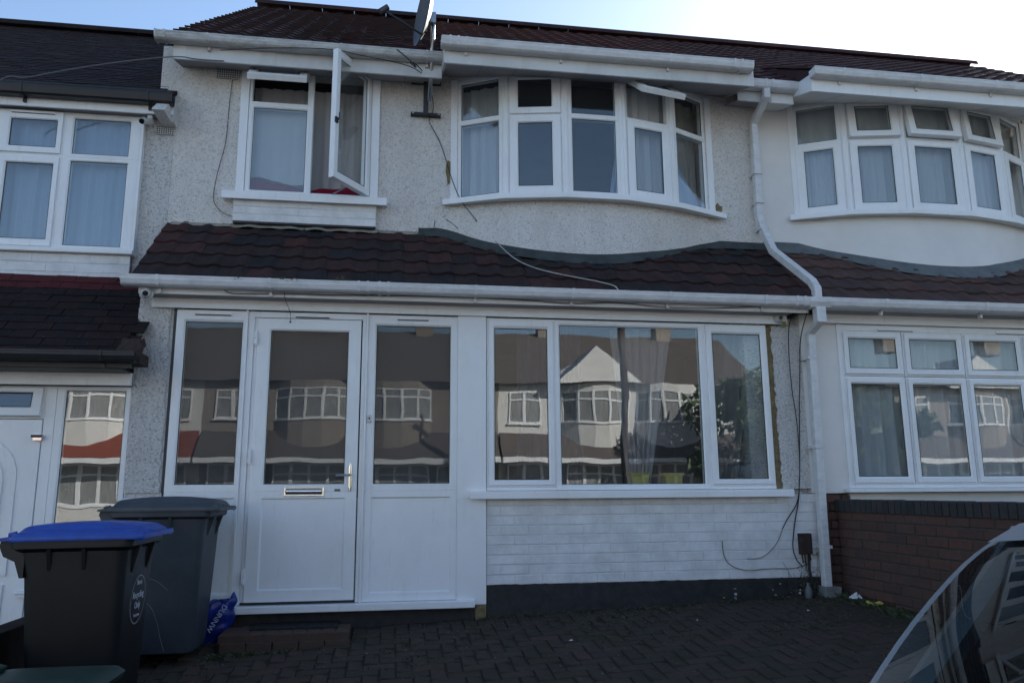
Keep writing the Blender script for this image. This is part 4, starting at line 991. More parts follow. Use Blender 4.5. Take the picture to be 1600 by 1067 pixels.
def wheelie(label, bodym, lidm, logo=False, dome=.0):
    t = thing('wheelie_bin', (0, 0, 0), label, 'wheelie bin', 'wheelie bins beside the front door')
    m = MB(); loftz(m, [(rrect(.01, 0, .215, .20, .05), .06), (rrect(.01, 0, .225, .205, .05), .10), (rrect(0, 0, .265, .25, .055), .80), (rrect(-.005, 0, .28, .262, .055), .90), (rrect(-.005, 0, .285, .265, .055), .93)])
    m.build('body', bodym, t, smooth=True)
    m = MB(); loftz(m, [(rrect(-.005, 0, .285, .262, .05), .915), (rrect(-.005, 0, .315, .288, .05), .935), (rrect(-.005, 0, .318, .29, .05), .985), (rrect(-.005, 0, .30, .275, .05), .987)])
    m.build('rim', bodym, t, smooth=True)
    for y in (-.12, .12): m = MB(); m.prism([(.27, .80), (.27, .93), (.31, .93)], lambda x, z: (x, y-.012, z), lambda x, z: (x, y+.012, z)); m.build('rim_rib', bodym, t)
    for x in (-.12, .06):
        for s in (-1, 1): m = MB(); m.prism([(s*.245, .80), (s*.245, .93), (s*.283, .93)], lambda yy, z: (x-.010, yy, z), lambda yy, z: (x+.010, yy, z)); m.build('rim_rib', bodym, t)
    m = MB(); m.prism([(-.28, .98), (-.375, .975), (-.385, .95), (-.36, .90), (-.30, .875), (-.27, .80), (-.25, .80), (-.25, .98)], lambda x, z: (x, -.255, z), lambda x, z: (x, -.22, z))
    m.prism([(-.28, .98), (-.375, .975), (-.385, .95), (-.36, .90), (-.30, .875), (-.27, .80), (-.25, .80), (-.25, .98)], lambda x, z: (x, .22, z), lambda x, z: (x, .255, z))
    m.tube([(-.365, -.24, .955), (-.365, .24, .955)], .016, 10); m.build('handle', bodym, t, smooth=True)
    # lid with domed centre and side valleys
    def lid(u, v):
        x = -.335+.70*u; y = -.295+.59*v
        ex = min(u, 1-u)*.70; ey = min(v, 1-v)*.59; e = min(ex, ey)
        z = .988+.018*min(1, e/.03)
        cen = max(0, min(1, (ey-.10)/.05)); z += (.030+dome)*cen*math.sin(math.pi*min(1, .08+u*.92))**.6 if 0 < u < 1 else 0
        z += .012*math.sin(math.pi*v)
        z -= .03*max(0, u-.93)/.07
        cx_, cy_ = .015, 0; hx_, hy_, rr = .35, .295, .055; dx, dy = x-cx_, y-cy_
        qx, qy = abs(dx)-(hx_-rr), abs(dy)-(hy_-rr)
        if qx > 0 and qy > 0:
            l_ = math.hypot(qx, qy)
            k_ = max(qx, qy)/l_; qx *= k_; qy *= k_
            dx = math.copysign(hx_-rr+qx, dx); dy = math.copysign(hy_-rr+qy, dy)
        return (cx_+dx, cy_+dy, z)
    m = MB(); m.grid(lid, 34, 28); 
    per = rrect(.0, 0, .345, .300, .045); loftz(m, [(rrect(.015, 0, .353, .298, .045), .968), (rrect(.015, 0, .356, .302, .045), .982), (rrect(.015, 0, .350, .296, .045), .994)], cap=False)
    L = m.build('lid', lidm, t, smooth='all', recalc=False)
    m = MB(); m.tube([(-.35, -.15, 1.0), (-.385, -.15, .995), (-.385, -.15, .96)], .012); m.tube([(-.35, .15, 1.0), (-.385, .15, .995), (-.385, .15, .96)], .012); m.prism([(-.30, .995), (-.385, .985), (-.385, .97), (-.30, .975)], lambda x, z: (x, -.29, z), lambda x, z: (x, .29, z)); m.build('lid_hinge', lidm, t, smooth=True)
    m = MB(); m.prism(rrect(.325, 0, .03, .10, .02), lambda x, y: (x, y, .995), lambda x, y: (x, y, 1.008)); m.build('lid_grip', lidm, t, smooth=True)
    for s in (-1, 1):
        m = MB(); m.lathe([(.0, -.02), (.085, -.02), (.1, -.012), (.1, .012), (.085, .02), (0, .02)], (-.20, s*.235, .1), 'y', 24); m.build('wheel', 'tyre', t, smooth=True)
    m = MB(); m.tube([(-.20, -.23, .1), (-.20, .23, .1)], .01); m.build('axle', 'steel', t)
    if logo:
        fx = lambda z: .2655+.01*(z-.8)/.7*1+.001
        tilt = math.atan((.265-.225)/.70)
        Rm = Matrix(((0, 0, 1), (1, 0, 0), (0, 1, 0))).to_4x4()
        def place(me, name, y, z):
            x = .235+(z-.10)*(.04/.70)+.0025
            o = bpy.data.objects.new(name, me); COL.objects.link(o); o.parent = t
            o.matrix_local = Matrix.Translation((x, y, z)) @ Matrix.Rotation(tilt, 4, 'Y') @ Rm
        m = MB(); n = 40; ro, ri = .118, .114
        m.add([(r_*math.cos(6.2832*k/n), r_*math.sin(6.2832*k/n), 0) for k in range(n) for r_ in (ri, ro)], [(2*k, 2*k+1, (2*k+3) % (2*n), (2*k+2) % (2*n)) for k in range(n)])
        place(m.mesh('badge_ring', mat='cable_white', recalc=False), 'badge_ring', 0, .66)
        place(text_mesh('Recycling', .047), 'lettering', 0, .682); place(text_mesh('Only', .047), 'lettering', 0, .632)
        place(text_mesh('Brent', .036), 'lettering', 0, .742); place(text_mesh('Thank you', .022), 'lettering', 0, .583)
    return t
b1 = wheelie('black wheelie bin with a bright blue lid and a Recycling Only badge', 'bin_black', 'bin_blue', True)
b1.location = (.605, -1.72, -.262); b1.rotation_euler = (R(.5), R(-.6), R(-1.5)); b1.scale = (.92, .97, 1.065)
b2 = wheelie('all grey wheelie bin with a domed lid standing just behind the blue lidded bin', 'bin_grey_body', 'bin_grey', False, .018)
b2.location = (.675, -.48, -.09); b2.rotation_euler = (0, 0, R(-1)); b2.scale = (1.02, 1, 1)
# small green bin at the frame's bottom edge
t = thing('garden_waste_bin', (.72, -2.75, -.38), 'low dark green lidded bin in front of the blue lidded bin', 'bin')
m = MB(); loftz(m, [(rrect(.78, -2.75, .17, .15, .04), -.38), (rrect(.78, -2.75, .22, .19, .04), .13), (rrect(.78, -2.75, .235, .2, .04), .16)]); m.build('body', 'bin_green', t, smooth=True)
m = MB(); loftz(m, [(rrect(.80, -2.75, .25, .21, .05), .155), (rrect(.80, -2.75, .255, .215, .05), .175), (rrect(.80, -2.75, .235, .20, .05), .195), (rrect(.80, -2.75, .15, .13, .05), .21)]); m.build('lid', 'bin_green', t, smooth=True)
m = MB(); m.prism([(.50, .16), (.58, .18), (.60, .22), (.52, .24)], lambda x, z: (x, -2.9, z), lambda x, z: (x, -2.6, z)); m.build('lid_hinge', 'bin_green', t, bevel=.008)

t.location.z += .075
# ------------------------------------------------------------------ bag, litter, weeds
def blob(fn, nu=28, nv=20):
    m = MB(); m.grid(fn, nu, nv); return m
BG = thing('plastic_bag', (.97, -.14, -.05), 'crumpled blue plastic sack with white letters between the grey bin and the front door', 'sack')
def bagf(u, v):
    a = 6.2832*u; z = -.07+.36*v
    cx = .90+.075*v; wdt = (.035+.085*math.sin(math.pi*min(1, v*.92+.05))**.8)
    if v > .7: cx += .03*(v-.7)/.3
    nn = noise.noise(V3((math.cos(a)*1.6, math.sin(a)*1.6, v*5)))*.028
    x = cx+(wdt+nn)*math.cos(a)*(1.1 if math.cos(a) > 0 else .9); y = -.16+(wdt*.55+nn)*math.sin(a)
    zz = z-(.0 if v < .85 else .10*(v-.85)/.15*(1-max(0, math.cos(a))**2))+nn*.3
    return (x, y, zz)
blob(bagf, 40, 26).build('sack', 'bag_blue', BG, smooth='all', recalc=False)
for body, x, z, ang in (('DUNNW', 1.00, .12, 58), ('UI', .905, .17, 62)):
    me = text_mesh(body, .052); o = bpy.data.objects.new('lettering', me); COL.objects.link(o); o.parent = BG
    o.matrix_local = Matrix.Translation(V3((x-.03, -.255 if body != 'UI' else -.25, z))-V3((.97, -.14, -.05))) @ Matrix.Rotation(R(90), 4, 'X') @ Matrix.Rotation(R(ang+180), 4, 'Z')
m = MB(); m.grid(lambda u, v: (5.83+.085*u+.02*noise.noise(V3((u*7, v*7, 1))), -.30-.07*v+.02*noise.noise(V3((u*6, v*5, 7))), .135+.03*abs(noise.noise(V3((u*6, v*6, 4))))+.035*math.sin(math.pi*u)*math.sin(math.pi*v)), 12, 10)
tag(m.build('tissue', 'tissue', None, loc=(5.87, -.33, .12)), 'crumpled white tissue on the ground near the downpipe', 'litter')
m = MB(); m.grid(lambda u, v: (5.80+.11*u, -.56-.045*v-.06*u+.012*math.sin(u*6), .125+.022*math.sin(math.pi*v)+.008*math.sin(u*11)), 12, 6)
tag(m.build('wrapper', 'yellow_paint', None, loc=(5.8, -.5, .08)), 'yellow plastic wrapper lying at the foot of the brick wall', 'litter')
m = MB(); m.lathe([(0, 0), (.03, 0), (.032, .02), (.032, .06), (.014, .10), (.013, .12), (0, .12)], (5.60, -.10, gz(5.6, -.1)), 'z', 14); tag(m.build('bottle', 'lead', None, smooth=True, loc=(5.6, -.1, .1)), 'small dull blue bottle by the black plinth', 'bottle')
for x, y, wh in ((4.42, -.62, 'third from the left'), (5.3, -.60, 'rightmost'), (2.05, -.75, 'nearest the doorstep'), (3.4, -.85, 'below the left end of the wide window')):
    m = MB(); a = random.uniform(0, 3); m.add([(x, y, gz(x, y)+.012), (x+.035*math.cos(a), y+.035*math.sin(a), gz(x, y)+.014), (x+.03*math.cos(a+.5), y+.03*math.sin(a+.5), gz(x, y)+.02)], [(0, 1, 2)])
    tag(m.build('paper_scrap', 'tissue', None, loc=(x, y, gz(x, y))), 'tiny white paper scrap on the block paving, '+wh, 'litter', 'paper scraps on the paving')
rn = random.Random(71); m = MB()
def tuft(x, y, n, h):
    z = gz(x, y)-.006
    for _ in range(n):
        a = rn.uniform(0, 6.28); b = rn.uniform(.2, .9)*h; px, py = x+rn.gauss(0, .02), y+rn.gauss(0, .012); wd = rn.uniform(.0012, .0035)
        ca, sa = math.cos(a), math.sin(a)
        m.add([(px-sa*wd, py+ca*wd, z), (px+sa*wd, py-ca*wd, z), (px+ca*b*.5+sa*wd, py+sa*b*.5-ca*wd, z+b*.6), (px+ca*b, py+sa*b, z+b*.8)], [(0, 1, 2), (0, 2, 3)])
for k in range(2000):
    x = rn.uniform(.9, 5.9); y = -abs(rn.gauss(0, .55))-.03
    if 1.0 < x < 1.95 and y > -.47: y = -.49-rn.random()*.05
    if noise.noise(V3((x*1.1, y*1.1, 5)))+.35*rn.random() < .12: continue
    x = round(x/cell)*cell+rn.gauss(0, .01)
    tuft(x, y, rn.randint(3, 9), rn.uniform(.015, .045))
for k in range(260):
    tuft(5.9-abs(rn.gauss(0, .05)), -rn.uniform(.05, 1.6), 7, .07)
for k in range(160): tuft(rn.uniform(2.9, 5.7), -.03, 5, .04)
for k in range(90): tuft(rn.uniform(.95, 1.5), -.50+rn.gauss(0, .02), 7, .04)
kind(m.build('weeds', 'weed', None, recalc=False), 'stuff')
m = MB()
for k in range(1500):
    x = rn.uniform(.9, 5.9); y = -rn.random()**1.3*1.9-.02; z = gz(x, y)+.004; s = rn.uniform(.002, .006)
    m.add([(x+rn.uniform(-s, s), y+rn.uniform(-s, s), z+rn.uniform(0, s)) for _ in range(4)], [(0, 1, 2), (0, 2, 3), (0, 1, 3), (1, 2, 3)])
kind(m.build('gravel_debris', 'mortar_cream', None, recalc=False), 'stuff')
# dry creeper at the foot of the downpipe
CR = thing('dry_creeper', (5.62, -.03, .05), 'dried dark creeper stems climbing the wall foot left of the downpipe', 'plant')
for k in range(26):
    x = 5.50+rn.random()*.2; p = [(x, -.03, .02)]
    for j in range(5): p.append((p[-1][0]+rn.gauss(0, .03), -.025-rn.random()*.05, p[-1][2]+rn.uniform(.03, .11)))
    m = MB(); m.tube(p, rn.uniform(.0015, .004), 5, .4); m.build('stem', 'dry_stem', CR)
m = MB()
for k in range(260):
    x, z, a = rn.gauss(5.62, .06), abs(rn.gauss(.08, .13)), rn.uniform(0, 6.3); s = rn.uniform(.006, .016)
    m.add([(x, -.05-rn.random()*.04, z), (x+s*math.cos(a), -.06-rn.random()*.02, z+s*math.sin(a)), (x+s*math.cos(a+1), -.07, z+s*math.sin(a+1))], [(0, 1, 2)])
kind(m.build('dead_leaves', 'weed', CR, recalc=False), 'stuff')
# twig on the grey bin side
cable('thin bare twig resting against the grey bin', [(.56, -.765, .42), (.60, -.79, .46), (.68, -.80, .45), (.76, -.80, .38)], .002, 'cable_grey', 'twig', 'twig')
cable('long bent bare twig hanging down the side of the grey bin', [(.54, -.765, .33), (.60, -.79, .33), (.67, -.80, .28), (.71, -.79, .18), (.73, -.78, .08), (.76, -.78, .0)], .002, 'cable_grey', 'twig', 'twig')

# ------------------------------------------------------------------ wall furniture
MBX = thing('service_box', (5.635, -.02, .55), 'rusted black service box low on the wall beside the downpipe', 'service box')
MB().box(5.585, 5.685, -.065, -.006, .46, .63).build('casing', 'rust', MBX, bevel=.004)
for x, l in ((5.60, .07), (5.625, .10), (5.655, .08), (5.67, .05)):
    m = MB(); m.tube([(x, -.035, .46), (x+.004, -.04, .46-l)], .006); m.build('connector', 'rust', MBX)
m = MB(); m.tube([(5.65, -.05, .47), (5.68, -.07, .455), (5.72, -.06, .455), (5.74, -.03, .47)], .005); m.build('earth_wire', 'earth_wire', MBX)
m = MB(); m.tube([(5.665, -.03, .46), (5.66, -.03, .33), (5.67, -.03, .26)], .012); m.build('pipe', 'dark_metal', MBX)
def dome(label, c, r, aim):
    t = thing('security_camera', c, label, 'security camera', 'security cameras on the house fronts'); c = V3(c)
    m = MB(); m.lathe([(0, 0), (r, 0), (r, .012), (r*.82, .02), (r*.80, .028)], c, 'y', 26); m.build('base_ring', 'camera_white', t, smooth=True)
    m = MB(); m.lathe([(r*.78*math.cos(a), .02+r*.78*math.sin(a)) for a in [math.pi/2*k/8 for k in range(9)]], c, 'y', 26); m.build('dome', 'camera_white', t, smooth='all')
    d = V3(aim).normalized(); e = c+V3((0, -.02, 0))+d*r*.62; q = d.to_track_quat('Z', 'Y').to_matrix()
    m = MB(); m.lathe([(0, .0), (r*.40, .0), (r*.40, r*.2), (r*.30, r*.22), (0, r*.20)], (0, 0, 0), 'z', 20); m.v = [q @ v+e for v in m.v]; m.build('lens', 'lens', t, smooth=True)
dome('white dome security camera on the fascia at the left end of the porch gutter', (.305, -.20, 2.492), .052, (.15, -1, -.25))
dome('white dome security camera above the right end of the wide porch window', (5.525, -.055, 2.475), .045, (-.1, -1, -.1))
BC = thing('security_camera', (.02, .45, 4.22), 'white bullet security camera under the eave of the far left house', 'security camera', 'security cameras on the house fronts')
m = MB(); m.box(0.0, .04, .43, .47, 4.21, 4.254); m.build('mount', 'camera_white', BC)
m = MB(); m.tube([(.03, .45, 4.205), (-.01, .34, 4.15)], .028, 14); m.build('barrel', 'camera_white', BC, smooth=True); m = MB(); m.tube([(-.009, .343, 4.152), (-.014, .328, 4.143)], .022, 14); m.build('lens', 'lens', BC, smooth=True)
m = MB(); m.add([(5.55, -.07, 2.44), (5.59, -.07, 2.45), (5.6, -.05, 2.40), (5.56, -.06, 2.39)], [(0, 1, 2, 3)]); tag(m.build('tape_scrap', 'earth_wire', None, loc=(5.57, -.06, 2.42)), 'scrap of yellow tape beside the right dome camera', 'tape')
# satellite dish
SD = thing('satellite_dish', (2.43, .5, 4.5), 'grey satellite dish on a tall pole bracket seen edge-on above the gutter', 'satellite dish')
for z in (4.47, 4.80): MB().box(2.29, 2.57, .49, .548, z-.012, z+.012).build('wall_bar', 'dark_metal', SD)
for z in (4.47, 4.80):
    m = MB(); [m.lathe([(0, .0), (.009, 0), (.009, .012), (0, .012)], (x, .49, z), 'y', 8) for x in (2.31, 2.55)]; m.build('bolt', 'steel', SD)
MB().box(2.405, 2.450, .44, .488, 4.44, 5.02-.1).build('upright', 'dark_metal', SD, bevel=.003)
m = MB(); m.tube([(2.462, .42, 4.53), (2.462, .40, 4.62), (2.462, -.02, 4.95), (2.462, -.02, 5.28)], .019, 12)
m = MB(); m.tube([(2.458, .38, 4.54), (2.462, .30, 4.75), (2.466, .12, 5.02), (2.47, .08, 5.22)], .020, 12); m.build('pole', 'steel', SD, smooth='all')
m = MB(); [m.tube([(2.43, .45, z), (2.462, .36-(z-4.6)*.3, z)], .008) for z in (4.58, 4.72)]; m.build('clamp', 'dark_metal', SD)
DC = V3((2.37, .10, 5.26)); dn = V3((-.972, -.22, .10)).normalized(); qq = dn.to_track_quat('Z', 'Y').to_matrix()
m = MB(); prof = [(.30*k/10, .07*(k/10)**2-.07) for k in range(11)]
m.lathe(prof+[(.305, .005), (.30, -.006)]+[(.30*k/10, .07*(k/10)**2-.076) for k in range(10, -1, -1)], (0, 0, 0), 'z', 36); m.v = [qq @ V3((v.x*.92, v.y, v.z))+DC for v in m.v]; m.build('dish', 'dish_grey', SD, smooth=True)
m = MB(); m.tube([DC-dn*.07, V3((2.47, .08, 5.22))], .02); m.box(2.44, 2.49, .05, .11, 5.14, 5.24); m.build('dish_bracket', 'steel', SD)
a0 = DC+qq @ V3((0, 0, 0))+V3((0, 0, -.24)); a1 = DC+dn*.36+V3((0, 0, -.10))
m = MB(); m.tube([V3((2.42, .08, 5.06)), V3((2.36, .08, 5.03)), a1], .010); m.build('feed_arm', 'dark_metal', SD)
m = MB(); m.tube([a1+V3((-.03, 0, -.02)), a1+V3((.04, 0, .035))], .026, 12); m.build('receiver', 'dish_grey', SD, smooth=True)
# cables
cable('thin grey cable swooping over the dark roof of the far left house to the eave', [(-1.05, .03, 4.25), (-.96, .03, 4.33), (-.84, .03, 4.31), (-.65, .05, 4.39), (-.19, .1, 4.55), (.28, .2, 4.71), (.41, .25, 4.715), (.65, .25, 4.72)], .005, 'cable_grey')
cable('black cable running along the grimy upper gutter', [(.64, .13, 4.75), (1.04, .13, 4.81), (1.59, .13, 4.85), (1.81, .12, 4.80), (2.26, .13, 4.75), (2.41, .3, 4.75)], .004)
cable('short tangled black cable left of the satellite dish bracket', [(2.15, .13, 4.89), (2.25, .12, 4.80), (2.34, .2, 4.76), (2.29, .14, 4.75), (2.26, .13, 4.78), (2.33, .12, 4.755), (2.43, .4, 4.79)], .005)
cable('black cable hanging from the satellite dish bracket down to the porch roof', [(2.47, .46, 4.72), (2.51, .50, 4.52), (2.455, .52, 4.42), (2.48, .535, 4.38), (2.58, .535, 4.20), (2.68, .52, 3.84), (2.76, .44, 3.60), (2.88, .42, 3.45), (2.97, .50, 3.35)], .004)
cable('white cable crossing the porch roof tiles to the gutter', [(2.97, .50, 3.35), (3.07, .36, 3.21), (3.18, .12, 2.99), (3.32, -.02, 2.87), (3.52, -.12, 2.79), (3.98, -.25, 2.68), (4.0, -.30, 2.62)], .005, 'cable_white')
cable('black cable sagging along the white porch fascia', [(.85, -.21, 2.56), (.90, -.215, 2.51), (1.00, -.215, 2.51), (1.30, -.215, 2.525), (1.69, -.215, 2.52), (1.89, -.215, 2.53), (2.81, -.215, 2.54), (3.29, -.215, 2.53), (3.66, -.215, 2.51), (3.99, -.215, 2.54), (4.44, -.215, 2.50), (4.90, -.215, 2.51), (5.53, -.215, 2.56)], .0035)
cable('black cable dropping from the gutter past the right dome camera', [(5.65, -.2, 2.56), (5.64, -.08, 2.50), (5.62, -.03, 2.35), (5.62, -.02, 1.90), (5.65, -.02, 1.62), (5.65, -.03, 1.34), (5.64, -.02, 1.10), (5.61, -.02, .88), (5.50, -.03, .76), (5.45, -.02, .67)], .0045)
cable('thin pale cable curling from the black cable to a hole in the painted brick', [(5.45, -.02, .67), (5.40, -.02, .56), (5.31, -.02, .47), (5.23, -.02, .43), (5.13, -.02, .43), (5.12, .01, .43)], .003, 'cable_grey')
cable('dark cable close beside the lower downpipe', [(5.72, -.2, 2.5), (5.73, -.03, 2.3), (5.715, -.02, 2.0), (5.68, -.02, 1.67), (5.66, -.02, 1.34), (5.62, -.02, .91), (5.57, -.02, .75), (5.55, -.02, .65), (5.52, -.03, .51), (5.55, -.03, .41), (5.60, -.03, .36)], .005)
cable('thin cable looping low across the painted brick wall', [(4.91, -.01, .58), (4.91, -.02, .46), (4.96, -.02, .38), (5.10, -.02, .33), (5.30, -.02, .35), (5.52, -.02, .34), (5.65, -.03, .38)], .0035, 'cable_grey')
cable('thin brown cable wandering down the pebbledash left of the bedroom window', [(.67, .54, 4.70), (.66, .535, 4.54), (.655, .535, 4.32), (.65, .535, 4.07), (.60, .535, 3.84), (.57, .535, 3.61), (.58, .535, 3.50), (.67, .53, 3.41), (.76, .50, 3.38)], .003, 'rust')
cable('short black wire stub above the porch roof below the satellite dish', [(2.50, .535, 3.28), (2.52, .53, 3.36), (2.53, .535, 3.44)], .003)
cable('short curled black wire on the wall left of the bay', [(2.63, .535, 3.46), (2.69, .53, 3.42), (2.74, .50, 3.36)], .003)
cable('thin wire hanging with a small plug in front of the door head', [(1.32, -.2, 2.54), (1.325, -.19, 2.48), (1.355, -.03, 2.41), (1.355, -.04, 2.34)], .0022)
m = MB(); m.lathe([(0, 0), (.006, 0), (.007, .012), (0, .014)], (1.355, -.04, 2.328), 'z', 8); tag(m.build('plug', 'cable', None, loc=(1.355, -.04, 2.33)), 'tiny black plug on the wire above the door', 'plug')
# bird droppings / leaves in the gutter
for k, (x, z) in enumerate(((.98, 2.61), (1.30, 2.62), (1.38, 2.615), (1.72, 2.63), (1.80, 2.63), (1.76, 2.64))):
    m = MB(); rn = random.Random(k)
    for j in range(14):
        a = rn.uniform(0, 6.3); s = rn.uniform(.012, .03); c = (x+rn.gauss(0, .02), -.30+rn.gauss(0, .01), z+rn.gauss(0, .008))
        m.add([c, (c[0]+s*math.cos(a), c[1]-.01, c[2]+s*.5*math.sin(a)), (c[0]+s*math.cos(a+1), c[1]-.005, c[2]+s*.5*math.sin(a+1))], [(0, 1, 2)])
    tag(m.build('moss_clump', 'weed', None, loc=(x, -.3, z)), 'small clump of moss on the porch gutter, %s from its left end' % ['first', 'second', 'third', 'fifth and lowest', 'last', 'fourth'][k], 'moss', 'moss clumps along the porch gutter')

# ------------------------------------------------------------------ cars
def car(label, paint, loc, rz, group=None, H_=1.43):
    t = thing('parked_car', (0, 0, 0), label, 'car', group)
    # x 0 rear .. 4.0 front ; local z 0 ground ; half width
    def hw(x): return .84*(1-.10*max(0, (x-3.2)/.8)**2-.08*max(0, (.35-x)/.35)**2)
    def beltz(x): return .93-.02*x/4 if x < 2.9 else .92-.16*((x-2.9)/1.1)**1.6
    xs = [0, .04, .12, .3, .7, 1.2, 1.8, 2.4, 2.9, 3.3, 3.65, 3.88, 3.97, 4.0]
    m = MB(); rings = []
    for x in xs:
        e = 1 if .12 <= x <= 3.65 else (.88 if .04 <= x <= 3.88 else .7); w_ = hw(x); b = beltz(x)
        if x < .12: b = .62+.31*min(1, (x+.02)/.12)
        if x > 3.9: b = .62
        lo_ = .22 if .12 <= x <= 3.88 else .34
        pts = [(w_*.80*e, lo_), (w_*.97*(.9+.1*e), lo_+.12), (w_*(.93+.07*e), (lo_+b)/2), (w_*.98*(.93+.07*e), b-.10), (w_*.93*(.93+.07*e), b-.015), (w_*.80, b), (0, b+.015)]
        ring_ = [(x, y, z) for y, z in pts]+[(x, -y, z) for y, z in reversed(pts[:-1])]
        rings.append(ring_)
    n = len(rings[0]); m.add([p for r_ in rings for p in r_], [(i*n+k, i*n+(k+1) % n, (i+1)*n+(k+1) % n, (i+1)*n+k) for i in range(len(xs)-1) for k in range(n)]+[tuple(range(n)), tuple((len(xs)-1)*n+k for k in range(n))])
    m.build('body', paint, t, smooth='all')
    # greenhouse lines
    rear = [(.16, .90), (.22, 1.01), (.31, 1.15), (.42, 1.28), (.50, 1.345), (.58, 1.38)]
    def edge(k, s):      # rear glass side edge
        x, z = rear[k]; f_ = (z-.90)/(.48); return V3((x, s*(.76-.16*f_), z))
    rl = smoothpoly([(a, b) for a, b in rear], 2)
    def rp(f_, v):
        i = f_*(len(rl)-1); j = min(int(i), len(rl)-2); q = i-j
        x = rl[j][0]*(1-q)+rl[j+1][0]*q; z = rl[j][1]*(1-q)+rl[j+1][1]*q
        g_ = (z-.90)/.48; y = (.76-.15*g_)*(2*v-1); x -= .10*(1-(2*v-1)**2)*(1-.4*g_); return V3((x, y, z+.035*(1-(2*v-1)**2)*g_))
    m = MB(); m.grid(lambda u, v: rp(u, .01+.98*v), 14, 16); m.build('rear_window', 'glass_car', t, smooth='all', recalc=False)
    for s in (0, 1):
        m = MB(); v0_, v1_ = (-.012, .010) if s == 0 else (.99, 1.012)
        m.grid(lambda u, v: rp(u, v0_+(v1_-v0_)*v), 14, 2)
        m.build('rear_pillar', paint, t, smooth='all', recalc=False)
    # roof
    def rf(u, v):
        x = .58+1.62*u; s = 2*v-1; zc = 1.38+.055*math.sin(math.pi*min(1, .15+u*.8))-.03*u
        y = s*(.61-.02*u); return V3((x-(.10*(1-s*s)*.6 if u < .01 else .06*(1-s*s)*(1-u)), y, zc+.035*(1-s*s)-.02*abs(s)**6))
    m = MB(); m.grid(rf, 16, 16)
    m.grid(lambda u, v: V3((.50+.10*u-.06*(1-(2*v-1)**2), (2*v-1)*.62, 1.352+.045*u+.035*(1-(2*v-1)**2))), 3, 16)
    m.build('roof', paint, t, smooth='all', recalc=False)
    m = MB(); m.grid(lambda u, v: V3((2.20+.85*u, (2*v-1)*(.60+.13*u), 1.385-.46*u+.03*(1-(2*v-1)**2))), 10, 12); m.build('windscreen', 'glass_car', t, smooth='all', recalc=False)
    for s in (-1, 1):
        m = MB(); m.grid(lambda u, v: V3((.30+.30*v+(2.62-.5*v-.30-.30*v)*u, s*(.765-.15*v), .91+.45*v)), 14, 6); m.build('side_window', 'glass_car', t, smooth='all', recalc=False)
        m = MB(); m.tube([(3.03, s*.735, .91), (2.62, s*.68, 1.15), (2.2, s*.61, 1.375)], .028, 8); m.tube([(2.2, s*.615, 1.378), (1.4, s*.625, 1.425), (.6, s*.615, 1.375)], .022, 8); m.tube([(1.45, s*.77, .91), (1.42, s*.63, 1.40)], .03, 6); m.tube([(.32, s*.765, .91), (.62, s*.62, 1.37)], .04, 6); m.build('roof_rail', paint, t, smooth=True)
        for x in (.72, 3.2):
            m = MB(); m.lathe([(.2, -.09), (.29, -.09), (.31, -.06), (.31, .06), (.29, .09), (.2, .09)], (x, s*.74, .31), 'y', 28); w1 = m.build('wheel', 'tyre', t, smooth=True)
            m = MB(); m.lathe([(0, -.05), (.2, -.07), (.2, .07), (0, .05)], (x, s*.74, .31), 'y', 20); m.build('rim', 'steel', w1, smooth=True)
        m = MB(); m.grid(lambda u, v: V3((.02+.16*u, s*(.62+.17*u), .70+.20*v)), 4, 4); m.build('tail_light', 'tail_red', t, smooth='all')
        m = MB(); m.grid(lambda u, v: V3((3.96-.25*u, s*(.52+.24*u), .62+.10*v)), 4, 4); m.build('headlight', 'glass_far', t, smooth='all')
        m = MB(); loftz(m, [(rrect(2.75, s*.90, .05, .08, .03), .93), (rrect(2.75, s*.90, .06, .09, .03), .99), (rrect(2.75, s*.90, .04, .07, .03), 1.06)]); m.build('door_mirror', paint, t, smooth='all')
    for x, y in ((.95, -.38), (.95, .38), (1.95, -.38), (1.95, .38)):
        m = MB(); loftz(m, [(rrect(x, y, .09, .24, .05), .45), (rrect(x-.04, y, .07, .23, .05), .95), (rrect(x-.06, y, .05, .15, .04), 1.03), (rrect(x-.07, y, .05, .13, .04), 1.20)]); m.build('seat', 'seat_cloth', t, smooth='all')
    MB().box(.12, 3.0, -.74, .74, .40, .46).build('cabin_floor', 'seat_cloth', t)
    m = MB(); m.tube([(.12, -.2, .95), (.06, .3, .98)], .008); m.build('wiper', 'black_plastic', t)
    t.location = loc; t.rotation_euler = (0, 0, rz); return t
car('pale silver-blue hatchback whose rear window fills the lower right corner', 'car_silver', (3.16, -5.17, -.488), R(1.0))
car('dark car whose bonnet just shows above the brick garden wall', 'car_dark', (7.75, -5.25, -.02), R(91))

